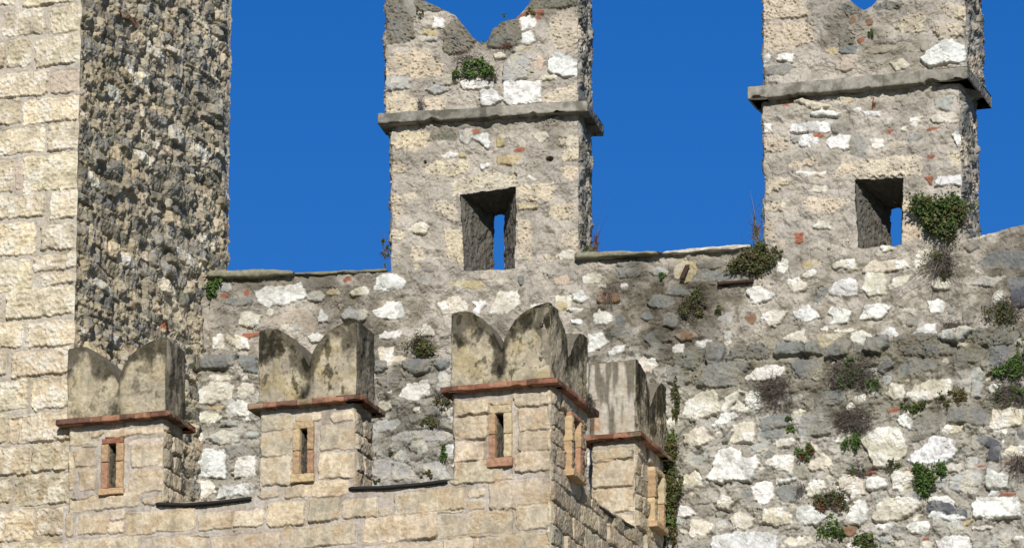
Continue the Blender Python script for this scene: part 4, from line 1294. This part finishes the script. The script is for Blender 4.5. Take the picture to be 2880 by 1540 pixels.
def recess(buf, wall, H, seed, depth=.26):
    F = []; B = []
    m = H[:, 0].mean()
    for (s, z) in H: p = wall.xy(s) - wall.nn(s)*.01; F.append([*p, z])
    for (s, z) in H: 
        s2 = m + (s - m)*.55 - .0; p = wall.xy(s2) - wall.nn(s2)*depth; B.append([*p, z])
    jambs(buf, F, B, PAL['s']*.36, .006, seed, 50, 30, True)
def small_merlon(x0, x1, yb, brick, th, seed, op, fr, cx, caph, capz, L=None, lab=None, dark=1.0):
    if x1 is not None:
        a, c = float(WB.un(x0, 1150)[0]), (float(WB.un(x1, 1100)[0]) if L is None else SBC)
    FLp, FRp = WB.xy(a), WB.xy(c); n, t = tBn, tBf
    thk = th if L is None else L
    zt = float(WB.un(*brick)[1]) 
    sg = []
    pl, ul = line(FLp - n*thk, FLp, .006); pr, ur = line(FRp, FRp - n*thk, RES)
    s = np.arange(a, c, RES); s[-1] = c; sb = np.linspace(c, a, 40)
    fs = side_ash(thk + .1, zt - .75, zt + .1, seed)
    H = None; root = Buf()
    s_ = np.array([WB.un(op[0], op[1])[0], WB.un(op[2], op[1])[0]]); zz_t = float(WB.un(op[0], op[1])[1]); zz_b = zz_t - (op[3] - op[1])*PXM*1.04
    H = np.array([[s_[0], zz_t], [s_[1], zz_t], [s_[1], zz_b], [s_[0], zz_b]])
    sg = [Seg(pl, np.repeat([-t], len(pl), 0), fs, thk - ul), Seg(WB.xy(s), np.repeat([n], len(s), 0), FB, s, H),
          Seg(pr, np.repeat([t], len(pr), 0), FB if L is not None else fs, SBC + ur if L is not None else ur), Seg(FLp - n*thk + t*(sb[:, None] - a), np.repeat([-n], len(sb), 0), None, sb)]
    def lo(i, u):
        if i == 1: return zB(u) - .002
        if i == 2: return zTop(u) - .002 if L is not None else np.full(len(u), float(zB(c)) - .03)
        return np.full(len(u), float(zB(a)) - .05)
    block(root, sg, lo, lambda i, u: np.full(len(u), zt + .01), int((zt - float(zB(a)))/RES), .012)
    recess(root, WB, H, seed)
    sh = root.build('merlon', M_STONE, turret, base_b)
    if lab: sh['label'] = lab
    loophole(sh, WB, op, fr, seed, .028)
    o = .078
    A0 = FLp - t*o + n*o; A1 = FRp + t*o + n*o
    b = Buf(); band(b, [A0, A1, A1 - n*(thk + 2*o), A0 - n*(thk + 2*o)], zt, zt + .042, BRK, .135, .2, True, 6, .004, .004, seed, .004)
    b.build('brick_course', M_BRICK, sh, base_b)
    if L is None: cap(sh, FLp, FRp, n, th, zt + .040, caph, seed + 100, dark=dark)
    else:
        cap(sh, FLp, FRp - t*.012, n, .20, zt + .040, caph, seed + 100, dark=dark)
        SE = FRp - n*thk
        cap(sh, FRp - n*.006, SE + n*.02, t, .13, zt + .040, caph*.955, seed + 110, 'cap with its forks turned to the side', 1.2, .02, True)
        q = SBC + thk*.45
        loophole(sh, WB, (1424, 1049, 1440, 1185), (1418, 1046, 1449, 1196), seed + 5, .065)
    return sh
def px4(cx, x0, y0, x1, y1): return (cx + .5*x0, 688.7 + .5*y0, cx + .5*x1, 688.7 + .5*y1)
small_merlon(173, 411, 0, (280, 1064), .38, 1, px4(0, 550, 856, 590, 1085), px4(0, 515, 832, 627, 1120), 0, .56, 0, lab=None, dark=.75)
small_merlon(655, 892, 0, (770, 1023), .38, 2, px4(554.5, 405, 780, 442, 1010), px4(554.5, 370, 748, 474, 1055), 0, .57, 0, dark=1.3)
Lm3 = float(WB.un(1474, 1120)[0]) - SBC
small_merlon(1141, 1384, 0, (1260, 981), .38, 3, px4(1073.3, 350, 703, 392, 928), px4(1073.3, 316, 668, 432, 975), 0, .57, 0, L=Lm3, lab='corner merlon forked on both faces', dark=1.25)
# the merlon on the turret's right-hand side
a, c = float(WB.un(1597, 1220)[0]), float(WB.un(1668, 1260)[0]); thk = .34
FLp, FRp = WB.xy(a), WB.xy(c); n, t = tBr, tBs
zt = float(P3(WB, 1606, 1112)[2])
fend = Field(-.02, thk + .05, zt - .85, zt + .1, 71); fend.mortar(alb(190,178,160), .4, .002)
x_in = FLp - n*thk
WE = Wall(dense(x_in, FLp) + [tuple(FLp)])
traced(fend, WE, 'S7'); fend.finish()
pl, ul = line(x_in, FLp, RES); s = np.arange(a, c, RES); s[-1] = c; pr, ur = line(FRp, FRp - n*thk, .01); sb = np.linspace(c, a, 30)
sg = [Seg(pl, np.repeat([-t], len(pl), 0), fend, ul), Seg(WB.xy(s), np.repeat([n], len(s), 0), FB, s), Seg(pr, np.repeat([t], len(pr), 0), None, ur), Seg(FLp - n*thk + t*(sb[:, None] - a), np.repeat([-n], len(sb), 0), None, sb)]
b = Buf()
block(b, sg, lambda i, u: (zS(u) - .002 if i == 1 else np.full(len(u), float(zS(a)) - .12)), lambda i, u: np.full(len(u), zt + .01), 170, .012)
m4 = b.build('merlon', M_STONE, turret, base_b); m4['label'] = 'end merlon seen edge-on, with streaked pale plaster'
loophole(m4, WB, (1634, 1187, 1650, 1320), (1628, 1183, 1655, 1330), 9, .065)
o = .075; A0 = FLp - t*.07 + n*o; A1 = FRp + t*.03 + n*o
b = Buf(); band(b, [A0 - n*(thk + 2*o), A0, A1, A1 - n*(thk + 2*o)], zt, zt + .042, BRK, .135, .2, True, 6, .004, .004, 14, .004)
b.build('brick_course', M_BRICK, m4, base_b)
cap(m4, FLp, FRp, n, thk, zt + .04, .56, 141, None, 1.2, .025, True, .75, True)
# ================================================================== plants growing in the joints
LG = [(.07,.125,.028),(.10,.165,.035),(.135,.20,.05),(.048,.085,.022)]
LO = [(.09,.11,.035),(.125,.12,.045),(.165,.125,.05),(.065,.08,.027),(.115,.14,.04)]
LR = [(.11,.125,.04),(.21,.09,.05),(.085,.135,.03),(.165,.11,.045)]
TW = [(.16,.130,.105),(.105,.085,.07),(.215,.18,.145)]; TWR = [(.17,.09,.065),(.12,.065,.05)]
def plant(wall, px, py, rx, ry, kind, label, leaves=300, twigs=0, leaf=.016, pal=LG, tw=TW, tl=1.0, lift=.03, up=0.0, cat='plant', group=None, depth=.6, name=None, shape=0, off=None):
    r = np.random.RandomState(int(px*7 + py)); leaves = int(leaves*1.7); leaf *= 1.15; twigs = int(twigs*1.8) if twigs > 9 else 0; s, z = wall.un(px, py); n = wall.nn(s); p = wall.xy(s) + n*lift; t = np.array([-n[1], n[0]])
    o = np.array([p[0], p[1], z]) + (0 if off is None else np.array(off)); T3, N3, U3 = np.array([t[0], t[1], 0]), np.array([n[0], n[1], 0]), np.array([0, 0, 1.])
    e = empty(name or ('dry_tuft' if leaves == 0 else 'wall_plant'), tuple(o), label=label, cat=cat, group=group)
    a, b = rx*PXM, ry*PXM; dp = depth*min(a, b)
    if leaves:
        # leaves gather in clumps of uneven size; gaps stay between them
        nc = max(5, int(leaves/34)); cc = []
        ph = r.uniform(0, 6.28, 3); lob = lambda q: .72 + .22*np.sin(3*np.arctan2(q[1], q[0]) + ph[0]) + .2*np.sin(5*np.arctan2(q[1], q[0]) + ph[1])
        while len(cc) < nc:
            q = r.uniform(-1.25, 1.25, 3); q[2] = abs(q[2])
            if q[0]**2 + q[1]**2 < lob(q)**2*1.25 and q[2] < 1: cc.append(q*np.array([a, b, dp]))
        cc = np.array(cc); cs = r.uniform(.16, .5, nc)*min(a, b); wt_ = r.uniform(.15, 1, nc)**1.5
        i = r.choice(nc, size=leaves, p=wt_/wt_.sum()); P = cc[i] + r.normal(size=(leaves, 3))*cs[i][:, None]*np.array([.5, .5, .4]); P[:, 2] = np.abs(P[:, 2])
        P[:, 1] -= r.rand(leaves)**3*(.05 if kind == 'b' else .35)*b
        if shape: P[:, 0] *= 1 + .5*np.sin(P[:, 1]/b*3)
        W = P @ np.array([T3, U3, N3])
        d1 = r.normal(size=(leaves, 3)) + np.array([T3, U3, N3]).T @ np.array([0, -.2, .3]); d1 /= np.linalg.norm(d1, axis=1)[:, None]
        nn = r.normal(size=(leaves, 3))*.8 + N3 + U3*.5; d2 = np.cross(nn, d1); d2 /= np.linalg.norm(d2, axis=1)[:, None]
        nn2 = np.cross(d1, d2)
        L = leaf*r.uniform(.6, 1.35, leaves)[:, None]
        v = np.stack([W - d1*L*.6, W + d2*L*.42 + nn2*L*.10, W + d1*L*.6, W - d2*L*.42 + nn2*L*.10], 1)
        kc = np.array(pal)[(i + (r.rand(leaves) < .35)*r.randint(len(pal), size=leaves)) % len(pal)]*r.uniform(.75, 1.25, (leaves, 1))
        bf = Buf(); bf.add(v.reshape(-1, 3), np.repeat(kc, 4, 0), np.arange(leaves*4).reshape(-1, 4)); bf.build('foliage', M_LEAF, e, (0,0,0), False)
    if twigs:
        vs, cs_, fs = [], [], []
        for k in range(twigs):
            g_ = r.normal(size=2)*(.42 if up == 0 else .25); rt_ = T3*g_[0]*a + U3*g_[1]*b + N3*r.rand()*.25*min(a, b)
            dr = T3*r.normal()*1.0*a + U3*(r.normal()*.9 + up)*b + N3*abs(r.normal())*.7*min(a, b); ln = r.uniform(.2, .62 if up == 0 else .9)*tl
            w = r.uniform(.0012, .0030); p0 = rt_; prev = None; wd = np.cross(dr, r.normal(size=3)); wd /= np.linalg.norm(wd) + 1e-9; w2 = np.cross(wd, dr); w2 /= np.linalg.norm(w2) + 1e-9
            kc = np.array(tw[r.randint(len(tw))])*r.uniform(.7, 1.3)
            bend = r.normal(size=3)*.38*np.linalg.norm(dr)*ln
            for q in range(5):
                f = q/4; c_ = p0 + dr*ln*f + bend*f*f - U3*.10*b*f*f; ww = w*(1.25 - f)
                vs += [c_ + wd*ww, c_ - wd*ww*.5 + w2*ww*.9, c_ - wd*ww*.5 - w2*ww*.9]; cs_ += [kc]*3
                bI = len(vs) - 3
                if q: fs += [[bI-3, bI-2, bI+1, bI], [bI-2, bI-1, bI+2, bI+1], [bI-1, bI-3, bI, bI+2]]
        bf = Buf(); bf.add(np.array(vs), np.array(cs_), fs); bf.build('stems', M_TWIG, e, (0,0,0), True)
    return e
GA = 'plants rooted on the two tall merlons'; GW = 'green plants in the joints of the rubble wall'; GD = 'dry tufts on the rubble wall'; GT = 'small plants round the turret'
pl = plant
pl(WC,1200,176,58,29,'g','bright green cushion plant under the notch of the left tall merlon',620,20,.017,LG,group=GA)
pl(WC,1206,112,22,24,'g','dark green clump sitting right in the deep worn notch',260,10,.015,LG,group=GA,lift=0,off=(0,.12,0))
pl(WC,1168,148,30,20,'d','brown withered tuft left of the bright green cushion plant',0,70,name='dry_tuft',group=GA)
pl(WC,1232,188,18,22,'d','dark brown withered tuft hanging at the right end of the bright green cushion',40,60,.012,LR,group=GA,name='dry_tuft')
pl(WC,1278,118,20,12,'d','tiny reddish-brown tuft right of the deep notch',0,45,tw=TWR,name='dry_tuft',group=GA)
pl(WC,1058,266,9,20,'d','narrow upright brown tuft just above the left cornice',0,50,up=.4,name='dry_tuft',group=GA)
pl(WC,1062,32,12,10,'g','tiny dark plant near the top of the left prong at the frame edge',60,6,.012,LO,group=GA)
pl(WC,1335,34,11,12,'g','tiny dull green sprig beside the red tiles on the right prong',60,6,.012,LO,group=GA)
pl(WC,1275,44,8,8,'g','smallest green sprig against the sky on the slope of the deep notch',30,3,.010,LG,group=GA,off=(0,.05,.02))
pl(WC,966,636,13,40,'t','spindly leafy twigs against the sky at the left foot of the left tall merlon',90,26,.014,LO,up=.5,depth=.3,group=GA,lift=-.05)
pl(WC,1492,606,13,46,'t','wispy reddish twigs against the sky right of the left tall merlon',50,40,.011,LR,tw=TWR,up=.5,depth=.3,group=GA,lift=-.12)
pl(WC,1484,622,16,14,'g','small green tuft at the left end of the mossy coping slab',110,10,.013,LO,group=GA,lift=-.04)
pl(WC,2374,545,66,58,'b','large round leafy bush growing beside the loophole of the squarer merlon',3000,90,.019,LO+LG,group=GA,depth=.9,cat='bush',name='leafy_bush',lift=.0)
pl(WC,2372,655,48,48,'d','curtain of grey withered stems hanging below the large round bush',120,170,.012,LO,up=-.6,group=GA,name='dry_tuft')
pl(WC,2374,684,24,16,'g','small green sprays at the bottom of the hanging withered stems',150,14,.014,LO,group=GA)
pl(WC,2194,82,8,17,'g','narrow green sprig in the seam below the narrow notch',90,4,.013,LG,group=GA)
pl(WC,2198,258,7,20,'d','rusty orange moss streak under the cornice of the squarer merlon',0,40,tw=[(.25,.10,.03),(.18,.07,.03)],name='dry_tuft',group=GA,lift=.005)
pl(WC,1902,655,56,38,'b','dark olive bush draped over the wall top left of the squarer merlon',1500,120,.016,LO,group=GA,cat='bush',name='leafy_bush')
pl(WC,1950,640,28,14,'g','low olive spray reaching right across the foot of the squarer merlon',260,20,.014,LO+LR,group=GA)
pl(WC,1906,586,14,50,'t','tall dry stalks rising against the sky left of the squarer merlon',40,60,.010,LR,up=.9,depth=.3,group=GA,name='dry_tuft',lift=-.04,off=(-.02,.05,0))
pl(WC,1920,520,5,40,'t','thin dark trailing stem on the left edge of the squarer merlon',30,8,.010,LO,depth=.3,group=GA,off=(-.01,.05,0))
pl(WC,537,722,18,24,'g','bright green clump hanging where the wall top meets the tower',330,8,.016,LG,group=GW)
pl(WC,527,752,6,26,'g','thin green trail below the clump at the tower',60,4,.012,LG,group=GW)
pl(WC,1062,868,42,30,'m','olive and grey shrublet on the ledge between the second and third small merlons',520,110,.014,LO,group=GW)
pl(WC,1748,765,36,34,'m','olive shrublet on the dark stained wall below the iron cramp',480,70,.014,LO,group=GW)
pl(WC,1815,782,15,12,'g','small yellow-green tuft right of the shrublet on the dark stained wall',140,8,.012,LO,group=GW)
pl(WC,1669,694,10,9,'g','tiny bright tuft left of the iron cramp',80,4,.012,LG,group=GW)
pl(WC,2535,785,46,36,'m','straggling green and grey plant near the right edge above the grey ledge stones',420,150,.013,LO,group=GW)
pl(WC,2398,824,32,18,'d','flat dark brown tuft at the right end of the pale stones above the ledge',0,150,name='dry_tuft',group=GD)
pl(WC,1532,745,16,30,'d','faint brown grass left of the white stone beside the small corner turret',0,40,name='dry_tuft',group=GD)
pl(WC,1955,988,47,40,'d','round dark brown bristly tuft, leftmost below the ledge',0,420,name='dry_tuft',group=GD)
pl(WC,2148,946,66,42,'m','broad tangle of brown stems with a green heart under the ledge',420,420,.014,LG,group=GD,name='dry_tuft')
pl(WC,2146,1058,52,42,'d','greyish brown bristly tuft below the broad tangle with a green heart',30,420,.012,LG,group=GD,name='dry_tuft')
pl(WC,2150,1112,24,24,'g','bright green sprig at the foot of the greyish brown bristly tuft',330,8,.016,LG,group=GW)
pl(WC,1994,1068,15,24,'g','small bright green sprig left of the big grey stone',230,6,.016,LG,group=GW)
pl(WC,2025,1138,27,23,'g','red-tipped round rosette below the small bright green sprig',420,10,.015,LR+LG,group=GW)
pl(WC,2302,1026,32,22,'g','green tuft above the small bright white stone and red brick sliver',380,16,.016,LG+LO,group=GW)
pl(WC,2398,1004,40,24,'g','brownish olive tuft under the pitted pale boulder',420,40,.014,LO+LR,group=GW)
pl(WC,2545,926,44,34,'g','dark green spray at the right edge below the ledge',520,40,.016,LG,group=GW)
pl(WC,2548,995,54,34,'d','wide brown bristly tuft at the right edge with green below it',220,320,.014,LG,group=GD,name='dry_tuft')
pl(WC,2576,880,20,44,'g','dark green plant cut by the right edge beside the last ledge stone',320,30,.016,LG,group=GW)
pl(WC,2335,1200,46,38,'g','largest green cushion on the lower wall, below the big white boulder',1100,30,.016,LG,group=GW)
pl(WC,2250,1172,24,16,'m','thin olive sprig left of the largest green cushion',130,30,.013,LO+LR,group=GW)
pl(WC,2160,1188,36,16,'d','low brown tuft beside the orange brick chip',40,150,.012,LG,group=GD,name='dry_tuft')
pl(WC,2098,1262,44,36,'m','olive and rust coloured shrublet above a bright green ball of leaves',620,90,.014,LO+LR,group=GW)
pl(WC,2098,1330,34,27,'g','bright green ball of leaves near the bottom, left of the ochre stone',760,12,.016,LG,group=GW)
pl(WC,2182,1362,32,28,'g','green sprig cut by the bottom edge right of the ochre stone',420,24,.015,LG+LO,group=GW)
pl(WC,2562,1165,32,34,'d','pale straw tuft fanning down at the right edge',0,170,tw=[(.24,.20,.16),(.16,.13,.11)],up=-.5,name='dry_tuft',group=GD)
pl(WC,1742,1053,18,12,'g','little rust-tipped tuft at the corner of the first pale block beside the ivy',160,8,.013,LR+LO,group=GW)
pl(WC,2018,1240,16,30,'d','grey wisps beside the round grey stone left of the olive shrublet',0,80,tw=[(.2,.18,.17),(.12,.1,.09)],name='dry_tuft',group=GD)
pl(WC,1694,1235,27,140,'i','long ivy column climbing the wall at the right end of the turret',2400,60,.017,LG+LO+LR,depth=1.4,cat='ivy',name='ivy',shape=1,lift=.05)
pl(WC,1702,1000,12,70,'i','thin dark ivy strand above the ivy column',420,20,.014,LO,cat='ivy',name='ivy',depth=.8)
pl(WC,470,962,12,20,'g','small green tuft on the rubble right of the first small merlon',170,6,.014,LG+LO,group=GT)
pl(WC,478,1032,14,24,'g','leafy green tuft beside the little numbered stone',230,8,.015,LG,group=GT)
pl(WC,1118,1010,24,24,'m','brown and olive tuft left of the corner merlon brick course',220,60,.013,LO+LR,group=GT)
pl(WC,1080,1062,28,16,'m','dark flat tuft on the grey rubble between the second and third small merlons',260,50,.013,LO,group=GT)
pl(WC,1120,1138,14,24,'g','green sprig touching the left flank of the corner merlon',240,8,.014,LG,group=GT)
pl(WC,990,1130,13,11,'g','tiny olive tuft in the middle of the gap right of the second small merlon',110,6,.012,LO,group=GT)
pl(WC,1078,1195,18,9,'m','dark mossy tuft just above the lead sheet in the second gap',140,10,.012,LO,group=GT)
pl(WC,952,1212,14,8,'g','yellowish moss tuft beside the lead sheet in the second gap',110,4,.011,LO,group=GT)
pl(WB,468,1232,18,22,'d','pale dry grass in the corner behind the first lead sheet',0,70,tw=[(.34,.28,.2),(.22,.18,.13)],name='dry_tuft',group=GT,lift=-.42) 
pl(WB,1456,1010,24,20,'d','brown withered tuft on the brick course of the corner merlon',40,130,.011,LO,name='dry_tuft',group=GT,lift=.07)
pl(WB,1482,1220,12,40,'d','thin grey weeds in the cleft between corner merlon and end merlon',10,30,.010,LO,name='dry_tuft',group=GT,lift=-.1)
# ================================================================== ground, sky, sun, camera
bm_ = Buf(); g = np.linspace(-1, 1, 41); X, Y = np.meshgrid(g, g, indexing='ij'); X = np.sign(X)*np.abs(X)**3*600; Y = np.sign(Y)*np.abs(Y)**3*600 + 30
bm_.grid(np.stack([X, Y, 0*X], -1), (.2, .2, .2)); go = bm_.build('ground', M_GROUND); go['kind'] = 'structure'
SUN_EL, SUN_OFF = R(25), R(SUNOFF)                          # sun behind the viewer, a little to the left
w = bpy.data.worlds.new('World'); bpy.context.scene.world = w; w.use_nodes = True; nt = w.node_tree
sky = nt.nodes.new('ShaderNodeTexSky'); sky.sky_type = 'NISHITA'; sky.sun_disc = False; sky.sun_elevation = SUN_EL
sky.air_density, sky.dust_density, sky.ozone_density, sky.altitude = SKYP
to_sun = np.array([-math.sin(SUN_OFF), -math.cos(SUN_OFF)])
sky.sun_rotation = math.atan2(to_sun[0], to_sun[1])
bg = nt.nodes['Background']; bg.inputs['Strength'].default_value = SKYS
hs_ = nt.nodes.new('ShaderNodeHueSaturation'); hs_.inputs['Saturation'].default_value = SKYSAT; hs_.inputs['Hue'].default_value = SKYHUE
nt.links.new(sky.outputs[0], hs_.inputs['Color']); nt.links.new(hs_.outputs[0], bg.inputs['Color'])
sl = bpy.data.lights.new('sun', 'SUN'); sl.energy = SUNS; sl.angle = R(.5); sl.color = (1, .965, .905)
so = bpy.data.objects.new('sun', sl); C.objects.link(so); so.location = (0, -20, 40)
so.rotation_euler = (math.pi/2 - SUN_EL, 0, math.atan2(to_sun[0], -to_sun[1])*1.0)
cam = bpy.data.cameras.new('camera'); co = bpy.data.objects.new('camera', cam); C.objects.link(co)
co.location = (0, 0, CAMZ); co.rotation_euler = (math.pi/2 + PITCH, 0, 0); cam.sensor_width = 36; cam.lens = FPX/W0*36; cam.clip_end = 3000; cam.clip_start = .5
sn = bpy.context.scene; sn.camera = co
sn.view_settings.view_transform = 'Standard'; sn.view_settings.look = 'None'; sn.view_settings.exposure = 0; sn.view_settings.gamma = 1
